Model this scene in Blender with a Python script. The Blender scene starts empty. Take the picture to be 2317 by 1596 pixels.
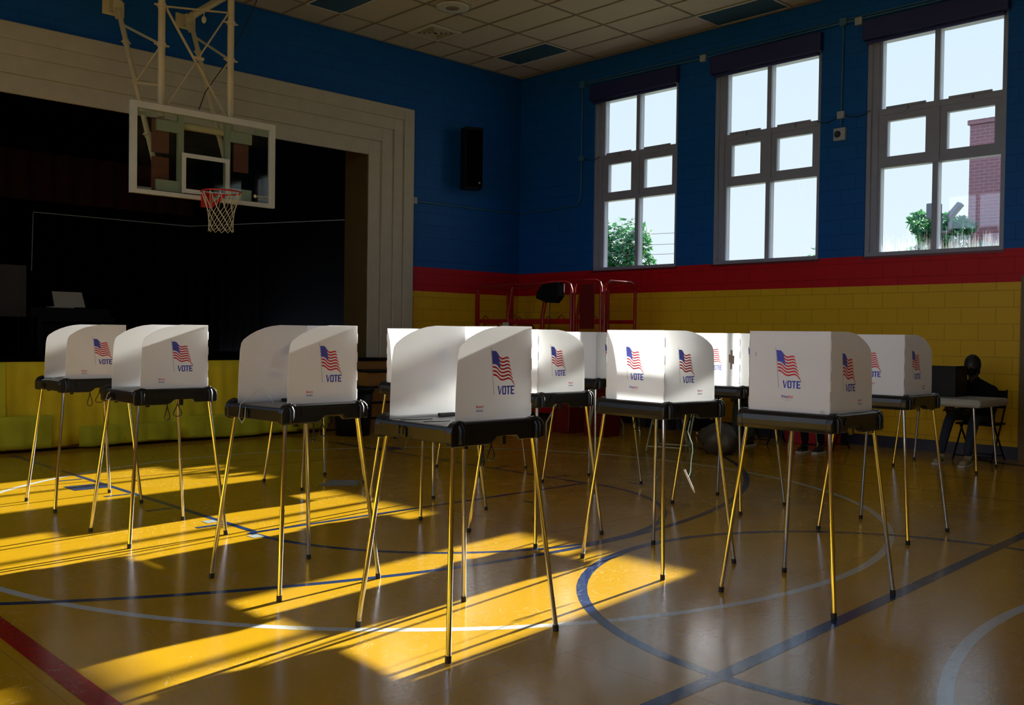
import bpy, bmesh, math, random
from mathutils import Vector, Matrix
random.seed(7)
S = bpy.context.scene
COL = S.collection
PI = math.pi
# ---------------------------------------------------------------- camera, world, sun, exposure
CX, CY, CZ = -12.2953, -12.6526, 1.4029
YAW, PITCH, ROLL = 0.7651, -0.0176, 0.0136
cd = bpy.data.cameras.new('camera'); cam = bpy.data.objects.new('camera', cd); COL.objects.link(cam)
cd.sensor_width = 36; cd.lens = 2163.46 / 2317 * 36; cd.clip_start = 0.05; cd.clip_end = 400
fw = Vector((math.sin(YAW) * math.cos(PITCH), math.cos(YAW) * math.cos(PITCH), math.sin(PITCH)))
rt = Vector((math.cos(YAW), -math.sin(YAW), 0)); up = rt.cross(fw)
r2 = math.cos(ROLL) * rt + math.sin(ROLL) * up; u2 = -math.sin(ROLL) * rt + math.cos(ROLL) * up
M = Matrix((r2, u2, -fw)).transposed().to_4x4(); M.translation = (CX, CY, CZ)
cam.matrix_world = M
S.camera = cam
S.view_settings.view_transform = 'Standard'; S.view_settings.look = 'None'
S.view_settings.gamma = 1; S.view_settings.use_curve_mapping = False
S.view_settings.exposure = 0.95
S.cycles.max_bounces = 12; S.cycles.diffuse_bounces = 8; S.cycles.glossy_bounces = 5
S.cycles.transmission_bounces = 8; S.cycles.transparent_max_bounces = 16
S.cycles.sample_clamp_indirect = 6.0
S.cycles.use_denoising = True
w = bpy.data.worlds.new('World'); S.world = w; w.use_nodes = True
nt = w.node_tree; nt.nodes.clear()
tc = nt.nodes.new('ShaderNodeTexCoord'); sp = nt.nodes.new('ShaderNodeSeparateXYZ'); rm = nt.nodes.new('ShaderNodeValToRGB')
bg = nt.nodes.new('ShaderNodeBackground'); ow = nt.nodes.new('ShaderNodeOutputWorld')
nt.links.new(tc.outputs['Generated'], sp.inputs[0]); nt.links.new(sp.outputs['Z'], rm.inputs[0])
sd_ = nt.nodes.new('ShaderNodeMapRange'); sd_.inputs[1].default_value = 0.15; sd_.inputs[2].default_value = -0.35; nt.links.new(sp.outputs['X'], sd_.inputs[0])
mxw = nt.nodes.new('ShaderNodeMix'); mxw.data_type = 'RGBA'; nt.links.new(sd_.outputs[0], mxw.inputs[0]); nt.links.new(rm.outputs[0], mxw.inputs[6]); mxw.inputs[7].default_value = (2.4, 2.9, 3.8, 1)  # sky raised towards the unseen left side to brighten the room
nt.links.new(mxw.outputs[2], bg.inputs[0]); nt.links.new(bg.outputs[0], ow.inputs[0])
rm.color_ramp.elements[0].position = 0.0; rm.color_ramp.elements[0].color = (0.86, 0.95, 1.0, 1)
rm.color_ramp.elements[1].position = 0.5; rm.color_ramp.elements[1].color = (0.66, 0.84, 1.0, 1)
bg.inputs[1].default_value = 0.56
SUN_EL = math.atan(0.336); sdir = Vector((-1, -0.1275, 0)).normalized() * math.cos(SUN_EL) + Vector((0, 0, -math.sin(SUN_EL)))
sl = bpy.data.lights.new('sun', 'SUN'); so = bpy.data.objects.new('sun', sl); COL.objects.link(so)
sl.energy = 15.5; sl.color = (1.0, 0.95, 0.84); sl.angle = math.radians(0.6)
so.rotation_euler = sdir.to_track_quat('-Z', 'Y').to_euler(); so.location = (15, 2, 12)
H = 6.107; XL = -14.3; YF = -20.9
ZB, ZR = 2.131, 2.536     # yellow / red / blue bands
WINS = [(-3.54, -1.79), (-5.97, -4.22), (-8.40, -6.63), (-13.26, -11.5), (-15.69, -13.93)]
WZ0, WZ1 = 2.525, 5.56
LWC_FILL = [-2.665 - 2.43 * k for k in range(7)]  # centres of the windows added on the unseen left wall as fill
for i, (a, b) in enumerate(WINS + [(c - .88, c + .88) for c in LWC_FILL]):
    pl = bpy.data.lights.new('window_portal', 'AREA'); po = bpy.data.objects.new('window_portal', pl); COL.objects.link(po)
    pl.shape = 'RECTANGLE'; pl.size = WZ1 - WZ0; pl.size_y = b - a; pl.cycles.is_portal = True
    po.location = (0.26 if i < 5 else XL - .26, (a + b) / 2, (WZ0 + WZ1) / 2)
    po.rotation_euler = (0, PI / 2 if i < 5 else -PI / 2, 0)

# ---------------------------------------------------------------- helpers
class MB:
    def __init__(s): s.v = []; s.f = []; s.m = []; s.sm = []
    def add(s, vs, fs, mi=0, smooth=False):
        o = len(s.v); s.v += [tuple(v) for v in vs]
        for f in fs: s.f.append([o + i for i in f]); s.m.append(mi); s.sm.append(smooth)
        return s
    def box(s, a, b, mi=0):
        x0, y0, z0 = a; x1, y1, z1 = b
        if x0 > x1: x0, x1 = x1, x0
        if y0 > y1: y0, y1 = y1, y0
        if z0 > z1: z0, z1 = z1, z0
        return s.add([(x0,y0,z0),(x1,y0,z0),(x1,y1,z0),(x0,y1,z0),(x0,y0,z1),(x1,y0,z1),(x1,y1,z1),(x0,y1,z1)],
                     [(0,3,2,1),(4,5,6,7),(0,1,5,4),(1,2,6,5),(2,3,7,6),(3,0,4,7)], mi)
    def obox(s, c, ax, hs, mi=0):      # oriented box: centre, 3 axes, half sizes
        c = Vector(c); A = [Vector(a).normalized() * h for a, h in zip(ax, hs)]
        vs = [c + sx * A[0] + sy * A[1] + sz * A[2] for sz in (-1, 1) for sx, sy in ((-1,-1),(1,-1),(1,1),(-1,1))]
        return s.add(vs, [(0,3,2,1),(4,5,6,7),(0,1,5,4),(1,2,6,5),(2,3,7,6),(3,0,4,7)], mi)
    def bar(s, p, q, wd, th, mi=0, side=None):
        p = Vector(p); q = Vector(q); d = (q - p)
        sd = Vector(side) if side else Vector((0, 0, 1))
        a = d.cross(sd)
        if a.length < 1e-5: a = d.cross(Vector((1, 0, 0)))
        b = d.cross(a)
        return s.obox((p + q) / 2, (d, a, b), (d.length / 2, wd / 2, th / 2), mi)
    def tube(s, pts, r, n=8, mi=0, cap=True, closed=False):
        pts = [Vector(p) for p in pts]; k = len(pts); rs = r if isinstance(r, (list, tuple)) else [r] * k
        vs = []; prev = None
        for i, p in enumerate(pts):
            if closed: d = pts[(i + 1) % k] - pts[i - 1]
            else: d = pts[min(i + 1, k - 1)] - pts[max(i - 1, 0)]
            if d.length < 1e-9: d = Vector((0, 0, 1))
            d.normalize()
            if prev is None:
                a = d.cross(Vector((0, 0, 1)) if abs(d.z) < .9 else Vector((1, 0, 0))).normalized()
            else:
                a = prev - d * prev.dot(d)
                a = a.normalized() if a.length > 1e-6 else d.cross(Vector((1, 0, 0))).normalized()
            prev = a; b = d.cross(a)
            for j in range(n):
                t = 2 * PI * j / n; vs.append(p + (a * math.cos(t) + b * math.sin(t)) * rs[i])
        fs = []
        for i in range(k if closed else k - 1):
            for j in range(n):
                a0 = i * n; a1 = ((i + 1) % k) * n
                fs.append((a0 + j, a0 + (j + 1) % n, a1 + (j + 1) % n, a1 + j))
        s.add(vs, fs, mi, True)
        if cap and not closed:
            s.add([v.copy() for v in vs[:n]], [list(range(n))[::-1]], mi); s.add([v.copy() for v in vs[-n:]], [list(range(n))], mi)
        return s
    def prism(s, poly, fn, d0, d1, mi=0):     # poly 2D list, fn(u,v,d)->xyz
        n = len(poly); vs = [fn(u, v, d0) for u, v in poly] + [fn(u, v, d1) for u, v in poly]
        fs = [list(range(n))[::-1], list(range(n, 2 * n))] + [(i, (i + 1) % n, n + (i + 1) % n, n + i) for i in range(n)]
        return s.add(vs, fs, mi)
    def lathe(s, prof, c, n=20, mi=0, smooth=True):
        vs = []; k = len(prof)
        for r, z in prof:
            for j in range(n): t = 2 * PI * j / n; vs.append((c[0] + r * math.cos(t), c[1] + r * math.sin(t), c[2] + z))
        fs = [(i*n+j, i*n+(j+1)%n, (i+1)*n+(j+1)%n, (i+1)*n+j) for i in range(k-1) for j in range(n)]
        return s.add(vs, fs, mi, smooth)
    def ball(s, c, r, n=10, mi=0, sc=(1,1,1)):
        vs = []; fs = []; m = n // 2 + 1
        for i in range(m + 1):
            ph = PI * i / m
            for j in range(n):
                t = 2 * PI * j / n
                vs.append((c[0] + r*sc[0]*math.sin(ph)*math.cos(t), c[1] + r*sc[1]*math.sin(ph)*math.sin(t), c[2] + r*sc[2]*math.cos(ph)))
        for i in range(m):
            for j in range(n): fs.append((i*n+j, (i+1)*n+j, (i+1)*n+(j+1)%n, i*n+(j+1)%n))
        return s.add(vs, fs, mi, True)
    def build(s, name, mats, parent=None, bevel=0, fix=True, loc=None):
        me = bpy.data.meshes.new(name); me.from_pydata(s.v, [], s.f)
        if not isinstance(mats, (list, tuple)): mats = [mats]
        for m in mats: me.materials.append(m)
        me.polygons.foreach_set('material_index', s.m); me.polygons.foreach_set('use_smooth', s.sm)
        if fix or bevel:
            bm = bmesh.new(); bm.from_mesh(me)
            if bevel:
                bmesh.ops.remove_doubles(bm, verts=bm.verts, dist=1e-5)
                bmesh.ops.recalc_face_normals(bm, faces=bm.faces)
                ed = [e for e in bm.edges if len(e.link_faces) == 2 and e.calc_face_angle(0) > 0.45]
                bmesh.ops.bevel(bm, geom=ed, offset=bevel, segments=2, affect='EDGES', profile=0.5)
            else: bmesh.ops.recalc_face_normals(bm, faces=bm.faces)
            bm.to_mesh(me); bm.free()
        me.update()
        o = bpy.data.objects.new(name, me); COL.objects.link(o)
        if parent is not None: o.parent = parent
        if loc is not None: o.location = loc
        return o
def tag(o, label=None, cat=None, group=None, kind=None):
    if label: o['label'] = label
    if cat: o['category'] = cat
    if group: o['group'] = group
    if kind: o['kind'] = kind
    return o
def empty(name, loc=(0, 0, 0), rz=0.0):
    o = bpy.data.objects.new(name, None); COL.objects.link(o); o.location = loc; o.rotation_euler = (0, 0, rz); o.empty_display_size = .1
    return o
def struct(o): o['kind'] = 'structure'; return o
def copy_tree(o, parent=None):
    c = o.copy(); COL.objects.link(c)
    if parent is not None: c.parent = parent
    for ch in list(o.children): copy_tree(ch, c)
    return c
def text_mesh(txt, size, shear=0.0, bold=0.0):
    cu = bpy.data.curves.new('t', 'FONT'); cu.body = txt; cu.size = size; cu.shear = shear; cu.offset = bold; cu.resolution_u = 2
    o = bpy.data.objects.new('t', cu); COL.objects.link(o)
    dg = bpy.context.evaluated_depsgraph_get(); me = bpy.data.meshes.new_from_object(o.evaluated_get(dg))
    vs = [tuple(v.co) for v in me.vertices]; fs = [tuple(p.vertices) for p in me.polygons]
    bpy.data.objects.remove(o); bpy.data.curves.remove(cu); bpy.data.meshes.remove(me)
    return vs, fs
def text_width(vs): return min(v[0] for v in vs), max(v[0] for v in vs), min(v[1] for v in vs), max(v[1] for v in vs)
def place_text(mb, vs, fs, fn, box, d, mi):    # fit the text into box (u0,v0,u1,v1)
    a, b, c, e = text_width(vs)
    mb.add([fn(box[0] + (v[0]-a)/(b-a)*(box[2]-box[0]), box[1] + (v[1]-c)/(e-c)*(box[3]-box[1]), d) for v in vs], fs, mi)

# ---------------------------------------------------------------- materials
def mat(name, col, rough=0.6, metal=0.0, spec=0.5, noise=None, bump=None, **kw):
    m = bpy.data.materials.new(name); m.use_nodes = True; t = m.node_tree; b = t.nodes['Principled BSDF']
    b.inputs['Base Color'].default_value = (*col, 1); b.inputs['Roughness'].default_value = rough
    b.inputs['Metallic'].default_value = metal; b.inputs['Specular IOR Level'].default_value = spec
    tcn = t.nodes.new('ShaderNodeTexCoord')
    sc, amt = noise if noise else (6.0, 0.12)
    n = t.nodes.new('ShaderNodeTexNoise'); n.inputs['Scale'].default_value = sc; n.inputs['Detail'].default_value = 4
    t.links.new(tcn.outputs['Object'], n.inputs['Vector'])
    mx = t.nodes.new('ShaderNodeMix'); mx.data_type = 'RGBA'
    mx.inputs[6].default_value = (*[c * (1 - amt) for c in col], 1); mx.inputs[7].default_value = (*[min(1, c * (1 + amt)) for c in col], 1)
    t.links.new(n.outputs['Fac'], mx.inputs[0]); t.links.new(mx.outputs[2], b.inputs['Base Color'])
    if bump:
        n2 = t.nodes.new('ShaderNodeTexNoise'); n2.inputs['Scale'].default_value = bump[0]; t.links.new(tcn.outputs['Object'], n2.inputs['Vector'])
        bp = t.nodes.new('ShaderNodeBump'); bp.inputs['Strength'].default_value = bump[1]; bp.inputs['Distance'].default_value = 0.01
        t.links.new(n2.outputs['Fac'], bp.inputs['Height']); t.links.new(bp.outputs[0], b.inputs['Normal'])
    return m
def math_node(t, op, a, b=None):
    n = t.nodes.new('ShaderNodeMath'); n.operation = op
    for i, x in enumerate((a, b)):
        if x is None: continue
        if isinstance(x, (int, float)): n.inputs[i].default_value = x
        else: t.links.new(x, n.inputs[i])
    return n.outputs[0]
def floor_mat(name, col, worn=0.0, under=(0.47, 0.262, 0.008)):
    m = bpy.data.materials.new(name); m.use_nodes = True; t = m.node_tree; b = t.nodes['Principled BSDF']
    L = t.links; tcn = t.nodes.new('ShaderNodeTexCoord'); O = tcn.outputs['Object']
    n = t.nodes.new('ShaderNodeTexNoise'); n.inputs['Scale'].default_value = 1.3; n.inputs['Detail'].default_value = 8; n.inputs['Roughness'].default_value = .65; L.new(O, n.inputs[0])
    fine = t.nodes.new('ShaderNodeTexNoise'); fine.inputs['Scale'].default_value = 60; fine.inputs['Detail'].default_value = 3; L.new(O, fine.inputs[0])
    mx = t.nodes.new('ShaderNodeMix'); mx.data_type = 'RGBA'
    mx.inputs[6].default_value = (*[c * .84 for c in col], 1); mx.inputs[7].default_value = (*[min(1, c * 1.14) for c in col], 1)
    f = math_node(t, 'ADD', math_node(t, 'MULTIPLY', n.outputs['Fac'], .6), math_node(t, 'MULTIPLY', fine.outputs['Fac'], .4)); L.new(f, mx.inputs[0])
    colout = mx.outputs[2]
    if worn > 0:
        wn = t.nodes.new('ShaderNodeTexNoise'); wn.inputs['Scale'].default_value = 22; wn.inputs['Detail'].default_value = 8; wn.inputs['Roughness'].default_value = .7; L.new(O, wn.inputs[0])
        wn2 = t.nodes.new('ShaderNodeTexNoise'); wn2.inputs['Scale'].default_value = 1.1; L.new(O, wn2.inputs[0])
        k = math_node(t, 'ADD', math_node(t, 'MULTIPLY', wn.outputs['Fac'], .7), math_node(t, 'MULTIPLY', wn2.outputs['Fac'], .3))
        k = math_node(t, 'MULTIPLY', math_node(t, 'SUBTRACT', k, 1 - worn), 9.0); k = math_node(t, 'MAXIMUM', math_node(t, 'MINIMUM', k, 1.0), 0.0)
        m2 = t.nodes.new('ShaderNodeMix'); m2.data_type = 'RGBA'; L.new(k, m2.inputs[0]); L.new(colout, m2.inputs[6]); m2.inputs[7].default_value = (*under, 1)
        colout = m2.outputs[2]
    else:    # faint sheet seams
        sx = t.nodes.new('ShaderNodeSeparateXYZ'); L.new(O, sx.inputs[0]); sm = None
        for ax, per, off in (('X', 1.83, .3), ('Y', 1.83, .9)):
            q = math_node(t, 'FRACT', math_node(t, 'DIVIDE', math_node(t, 'ADD', sx.outputs[ax], off + 40), per))
            q = math_node(t, 'LESS_THAN', q, 0.0025); sm = q if sm is None else math_node(t, 'MAXIMUM', sm, q)
        m2 = t.nodes.new('ShaderNodeMix'); m2.data_type = 'RGBA'; L.new(math_node(t, 'MULTIPLY', sm, .45), m2.inputs[0]); L.new(colout, m2.inputs[6]); m2.inputs[7].default_value = (.12, .06, .01, 1)
        colout = m2.outputs[2]
    # pale scuffs and thin scratches
    sc = t.nodes.new('ShaderNodeTexNoise'); sc.inputs['Scale'].default_value = 5.0; sc.inputs['Detail'].default_value = 10; sc.inputs['Distortion'].default_value = 2.6; L.new(O, sc.inputs[0])
    band = math_node(t, 'ABSOLUTE', math_node(t, 'SUBTRACT', sc.outputs['Fac'], .5)); band = math_node(t, 'LESS_THAN', band, .0035)
    n3 = t.nodes.new('ShaderNodeTexNoise'); n3.inputs['Scale'].default_value = 1.7; L.new(O, n3.inputs[0])
    band = math_node(t, 'MULTIPLY', band, math_node(t, 'GREATER_THAN', n3.outputs['Fac'], .52))
    m4 = t.nodes.new('ShaderNodeMix'); m4.data_type = 'RGBA'; L.new(math_node(t, 'MULTIPLY', band, .22), m4.inputs[0]); L.new(colout, m4.inputs[6]); m4.inputs[7].default_value = (.75, .68, .5, 1)
    L.new(m4.outputs[2], b.inputs['Base Color'])
    rr = math_node(t, 'ADD', math_node(t, 'MULTIPLY', n.outputs['Fac'], .12), .12); rr = math_node(t, 'ADD', rr, math_node(t, 'MULTIPLY', band, .2)); L.new(rr, b.inputs['Roughness'])
    b.inputs['Specular IOR Level'].default_value = .85; b.inputs['Specular Tint'].default_value = (.35, .55, 1, 1); b.inputs['Coat Weight'].default_value = .10; b.inputs['Coat Roughness'].default_value = .2
    h = math_node(t, 'ADD', math_node(t, 'MULTIPLY', fine.outputs['Fac'], .25), n.outputs['Fac'])
    for sc_, st_, dist in ((3.2, (1, 2.2, 1), 3.5), (7.0, (2.4, .8, 1), 1.8), (11.0, (1, 1, 1), 4.0)):
        mp = t.nodes.new('ShaderNodeMapping'); mp.inputs['Scale'].default_value = st_; L.new(O, mp.inputs[0])
        q = t.nodes.new('ShaderNodeTexNoise'); q.inputs['Scale'].default_value = sc_; q.inputs['Detail'].default_value = 5; q.inputs['Distortion'].default_value = dist; L.new(mp.outputs[0], q.inputs[0])
        ln = math_node(t, 'LESS_THAN', math_node(t, 'ABSOLUTE', math_node(t, 'SUBTRACT', q.outputs['Fac'], .47)), .0045)
        h = math_node(t, 'SUBTRACT', h, math_node(t, 'MULTIPLY', ln, .35))
    bp = t.nodes.new('ShaderNodeBump'); bp.inputs['Strength'].default_value = .15; bp.inputs['Distance'].default_value = .01; L.new(h, bp.inputs['Height']); L.new(bp.outputs[0], b.inputs['Normal'])
    return m
def wall_mat(name, axis):
    m = bpy.data.materials.new(name); m.use_nodes = True; t = m.node_tree; b = t.nodes['Principled BSDF']; L = t.links
    tcn = t.nodes.new('ShaderNodeTexCoord'); sx = t.nodes.new('ShaderNodeSeparateXYZ'); L.new(tcn.outputs['Object'], sx.inputs[0])
    cb = t.nodes.new('ShaderNodeCombineXYZ'); L.new(sx.outputs[axis], cb.inputs[0]); L.new(sx.outputs['Z'], cb.inputs[1])
    br = t.nodes.new('ShaderNodeTexBrick'); L.new(cb.outputs[0], br.inputs['Vector']); br.inputs['Scale'].default_value = 1.0
    br.inputs['Brick Width'].default_value = .4064; br.inputs['Row Height'].default_value = .2032; br.inputs['Mortar Size'].default_value = .006
    br.inputs['Mortar Smooth'].default_value = .3
    br.inputs['Color1'].default_value = (1, 1, 1, 1); br.inputs['Color2'].default_value = (.96, .96, .96, 1); br.inputs['Mortar'].default_value = (.74, .74, .74, 1)
    z = sx.outputs['Z']; g1 = math_node(t, 'GREATER_THAN', z, ZB); g2 = math_node(t, 'GREATER_THAN', z, ZR)
    a = t.nodes.new('ShaderNodeMix'); a.data_type = 'RGBA'; L.new(g1, a.inputs[0]); a.inputs[6].default_value = (.66, .40, .008, 1); a.inputs[7].default_value = (.46, .003, .008, 1)
    c = t.nodes.new('ShaderNodeMix'); c.data_type = 'RGBA'; L.new(g2, c.inputs[0]); L.new(a.outputs[2], c.inputs[6]); c.inputs[7].default_value = (.0015, .085, .31, 1)
    mu = t.nodes.new('ShaderNodeMix'); mu.data_type = 'RGBA'; mu.blend_type = 'MULTIPLY'; mu.inputs[0].default_value = 1; L.new(c.outputs[2], mu.inputs[6]); L.new(br.outputs['Color'], mu.inputs[7])
    L.new(mu.outputs[2], b.inputs['Base Color']); b.inputs['Roughness'].default_value = .5; b.inputs['Specular IOR Level'].default_value = .22
    n = t.nodes.new('ShaderNodeTexNoise'); n.inputs['Scale'].default_value = 90; L.new(tcn.outputs['Object'], n.inputs[0])
    hh = math_node(t, 'ADD', math_node(t, 'MULTIPLY', br.outputs['Fac'], -1.0), math_node(t, 'MULTIPLY', n.outputs['Fac'], .25))
    bp = t.nodes.new('ShaderNodeBump'); bp.inputs['Strength'].default_value = .5; bp.inputs['Distance'].default_value = .006; L.new(hh, bp.inputs['Height']); L.new(bp.outputs[0], b.inputs['Normal'])
    return m
def glass_mat(name, tint=(1, 1, 1), dirt=0.0):
    m = bpy.data.materials.new(name); m.use_nodes = True; t = m.node_tree; L = t.links; t.nodes.remove(t.nodes['Principled BSDF']); out = t.nodes['Material Output']
    tr = t.nodes.new('ShaderNodeBsdfTransparent'); tr.inputs[0].default_value = (*tint, 1); gl = t.nodes.new('ShaderNodeBsdfGlossy'); gl.inputs['Roughness'].default_value = .01
    lw = t.nodes.new('ShaderNodeLayerWeight'); lw.inputs[0].default_value = .5; fr_ = math_node(t, 'ADD', math_node(t, 'MULTIPLY', math_node(t, 'POWER', lw.outputs['Facing'], 5.0), .9), .03); mx = t.nodes.new('ShaderNodeMixShader')
    L.new(fr_, mx.inputs[0]); L.new(tr.outputs[0], mx.inputs[1]); L.new(gl.outputs[0], mx.inputs[2]); o = mx.outputs[0]
    if dirt > 0:
        tcn = t.nodes.new('ShaderNodeTexCoord'); sx = t.nodes.new('ShaderNodeSeparateXYZ'); L.new(tcn.outputs['Object'], sx.inputs[0])
        mp = t.nodes.new('ShaderNodeMapping'); mp.inputs['Scale'].default_value = (1, 22, 2.2); L.new(tcn.outputs['Object'], mp.inputs[0])
        n = t.nodes.new('ShaderNodeTexNoise'); n.inputs['Scale'].default_value = 2.0; n.inputs['Detail'].default_value = 9; n.inputs['Roughness'].default_value = .75; L.new(mp.outputs[0], n.inputs[0])
        zf = math_node(t, 'SUBTRACT', 1.0, math_node(t, 'DIVIDE', math_node(t, 'SUBTRACT', sx.outputs['Z'], 2.5), .62))
        k = math_node(t, 'MULTIPLY', math_node(t, 'ADD', math_node(t, 'MULTIPLY', n.outputs['Fac'], 2.2), math_node(t, 'SUBTRACT', zf, 1.72)), 1.1)
        k = math_node(t, 'MULTIPLY', math_node(t, 'MAXIMUM', math_node(t, 'MINIMUM', k, 1.0), 0.0), dirt)
        df = t.nodes.new('ShaderNodeBsdfTranslucent'); df.inputs[0].default_value = (.85, .9, .95, 1); m2 = t.nodes.new('ShaderNodeMixShader')
        L.new(k, m2.inputs[0]); L.new(o, m2.inputs[1]); L.new(df.outputs[0], m2.inputs[2]); o = m2.outputs[0]
    L.new(o, out.inputs[0]); return m
def translucent_mat(name, col, tcol, fac, rough=.5):
    m = bpy.data.materials.new(name); m.use_nodes = True; t = m.node_tree; L = t.links; b = t.nodes['Principled BSDF']; out = t.nodes['Material Output']
    b.inputs['Base Color'].default_value = (*col, 1); b.inputs['Roughness'].default_value = rough; b.inputs['Specular IOR Level'].default_value = .3
    tcn = t.nodes.new('ShaderNodeTexCoord'); n = t.nodes.new('ShaderNodeTexNoise'); n.inputs['Scale'].default_value = 7; n.inputs['Detail'].default_value = 5; L.new(tcn.outputs['Object'], n.inputs[0])
    mx0 = t.nodes.new('ShaderNodeMix'); mx0.data_type = 'RGBA'; mx0.inputs[6].default_value = (*[c*.94 for c in col], 1); mx0.inputs[7].default_value = (*col, 1); L.new(n.outputs['Fac'], mx0.inputs[0]); L.new(mx0.outputs[2], b.inputs['Base Color'])
    tl = t.nodes.new('ShaderNodeBsdfTranslucent'); tl.inputs[0].default_value = (*tcol, 1); mx = t.nodes.new('ShaderNodeMixShader'); mx.inputs[0].default_value = fac
    L.new(b.outputs[0], mx.inputs[1]); L.new(tl.outputs[0], mx.inputs[2]); L.new(mx.outputs[0], out.inputs[0]); return m
MT = {}
MT['floor'] = floor_mat('yellow_vinyl_floor', (0.47, 0.262, 0.008))
MT['l_navy'] = floor_mat('navy_court_paint', (0.012, 0.03, 0.10), worn=.33)
MT['l_white'] = floor_mat('white_court_paint', (0.50, 0.53, 0.52), worn=.45)
MT['l_red'] = floor_mat('red_court_paint', (0.30, 0.008, 0.008), worn=.3)
MT['l_dark'] = floor_mat('thin_dark_court_paint', (0.14, 0.035, 0.02), worn=.3)
MT['tape'] = mat('grey_floor_tape', (.20, .23, .23), .5)
MT['wallx'] = wall_mat('painted_block_wall_y', 'Y'); MT['wally'] = wall_mat('painted_block_wall_x', 'X')
MT['base'] = mat('navy_rubber_base', (.012, .016, .04), .45)
MT['alu'] = mat('grey_window_frame', (.26, .28, .34), .45, 0.0)
MT['glass'] = glass_mat('window_glass', (.97, .99, 1)); MT['glassd'] = glass_mat('streaked_window_glass', (.97, .99, 1), .075)
MT['bglass'] = glass_mat('backboard_glass', (.93, .96, .93))
MT['blind'] = mat('navy_blind', (.014, .018, .10), .6)
MT['tile'] = mat('ceiling_tile', (.52, .48, .37), .9, noise=(60, .12)); MT['grid'] = mat('ceiling_grid', (.22, .19, .13), .6)
MT['lens'] = mat('unlit_light_lens', (.05, .10, .12), .25)
MT['cream'] = mat('cream_plaster', (.46, .42, .32), .6, bump=(30, .1)); MT['steel'] = mat('cream_painted_steel', (.62, .52, .30), .4)
MT['brown'] = mat('brown_wood', (.12, .075, .02), .5, noise=(3, .3)); MT['black'] = mat('stage_black', (.0012, .0010, .0010), .9, spec=.05)  # stage colour set near black to hold the darkness of the unlit stage
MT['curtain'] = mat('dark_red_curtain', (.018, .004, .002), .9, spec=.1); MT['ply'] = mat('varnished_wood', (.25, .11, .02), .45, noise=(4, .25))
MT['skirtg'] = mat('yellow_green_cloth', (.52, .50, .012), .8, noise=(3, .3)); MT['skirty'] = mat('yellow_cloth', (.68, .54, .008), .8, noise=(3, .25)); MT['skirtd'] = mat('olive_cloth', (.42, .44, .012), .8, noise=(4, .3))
MT['panel'] = translucent_mat('white_corrugated_plastic', (.95, .955, .965), (.97, .975, .98), .46)
MT['ink_r'] = translucent_mat('red_ink', (.66, .015, .03), (.9, .10, .12), .12); MT['ink_b'] = translucent_mat('blue_ink', (.03, .04, .50), (.25, .32, .9), .14); MT['ink_g'] = mat('grey_ink', (.42, .40, .40), .6); MT['ink_w'] = mat('white_ink', (.8, .8, .8), .6)
MT['tray'] = mat('black_plastic', (.006, .007, .009), .30, spec=.42); MT['top'] = mat('dark_grey_laminate', (.05, .05, .055), .3)
MT['chrome'] = mat('chrome_tube', (.60, .595, .59), .12, 1.0, noise=(20, .05)); MT['rubber'] = mat('black_rubber', (.012, .012, .012), .6)
MT['cord'] = mat('black_cord', (.01, .01, .01), .5); MT['string'] = mat('pale_string', (.55, .62, .50), .7); MT['pen'] = mat('white_pen', (.85, .88, .9), .3)
MT['pipe'] = mat('conduit_blue', (.05, .14, .22), .4); MT['jbox'] = mat('grey_junction_box', (.34, .38, .40), .5)
MT['red'] = mat('red_machine_paint', (.30, .006, .006), .28); MT['dred'] = mat('dark_red_panel', (.13, .004, .004), .4)
MT['rim'] = mat('orange_red_rim', (.55, .012, .008), .35); MT['net'] = mat('white_net_cord', (.70, .62, .38), .8); MT['bwhite'] = mat('white_frame_paint', (.60, .60, .52), .4)
MT['pad'] = mat('red_brown_plate', (.16, .045, .02), .7); MT['zinc'] = mat('zinc_bracket', (.38, .42, .30), .45, .3)
MT['tgrey'] = mat('grey_table_plastic', (.34, .33, .27), .5); MT['dark'] = mat('black_shell', (.005, .005, .006), .5, spec=.2)
MT['cloth_d'] = mat('black_jacket', (.005, .006, .008), .9, spec=.15, noise=(12, .3), bump=(40, .3)); MT['jean'] = mat('dark_denim', (.018, .026, .042), .9, noise=(30, .3), bump=(60, .3)); MT['olive'] = mat('olive_trousers', (.03, .035, .02), .9)
MT['skin'] = mat('skin', (.05, .026, .018), .5); MT['hair'] = mat('black_hair', (.008, .007, .006), .6, bump=(80, .5)); MT['shoe'] = mat('tan_shoe', (.28, .24, .13), .7); MT['sole'] = mat('white_sole', (.5, .5, .48), .6)  # skin darkened so the seated figure stays a silhouette
MT['redcloth'] = mat('red_cloth', (.42, .006, .01), .7, bump=(8, .4)); MT['bag'] = mat('grey_plastic_bag', (.07, .06, .045), .5, bump=(9, .8)); MT['paper'] = mat('paper', (.5, .48, .38), .8); MT['screen'] = mat('grey_screen', (.055, .05, .045), .6, noise=(3, .5))
MT['bark'] = mat('bark', (.08, .06, .04), .9); MT['leaf'] = translucent_mat('green_leaves', (.028, .11, .05), (.05, .20, .05), .4); MT['leaf2'] = translucent_mat('blue_green_leaves', (.05, .13, .12), (.08, .20, .12), .4)
MT['grass'] = mat('grass_ground', (.22, .24, .14), .95, noise=(1, .4)); MT['lamp'] = mat('grey_lamp_metal', (.025, .03, .035), .5)
mb_ = bpy.data.materials.new('red_brick'); mb_.use_nodes = True; _t = mb_.node_tree; _b = _t.nodes.new('ShaderNodeTexBrick'); _tc = _t.nodes.new('ShaderNodeTexCoord'); _s = _t.nodes.new('ShaderNodeSeparateXYZ'); _c = _t.nodes.new('ShaderNodeCombineXYZ')
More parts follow.
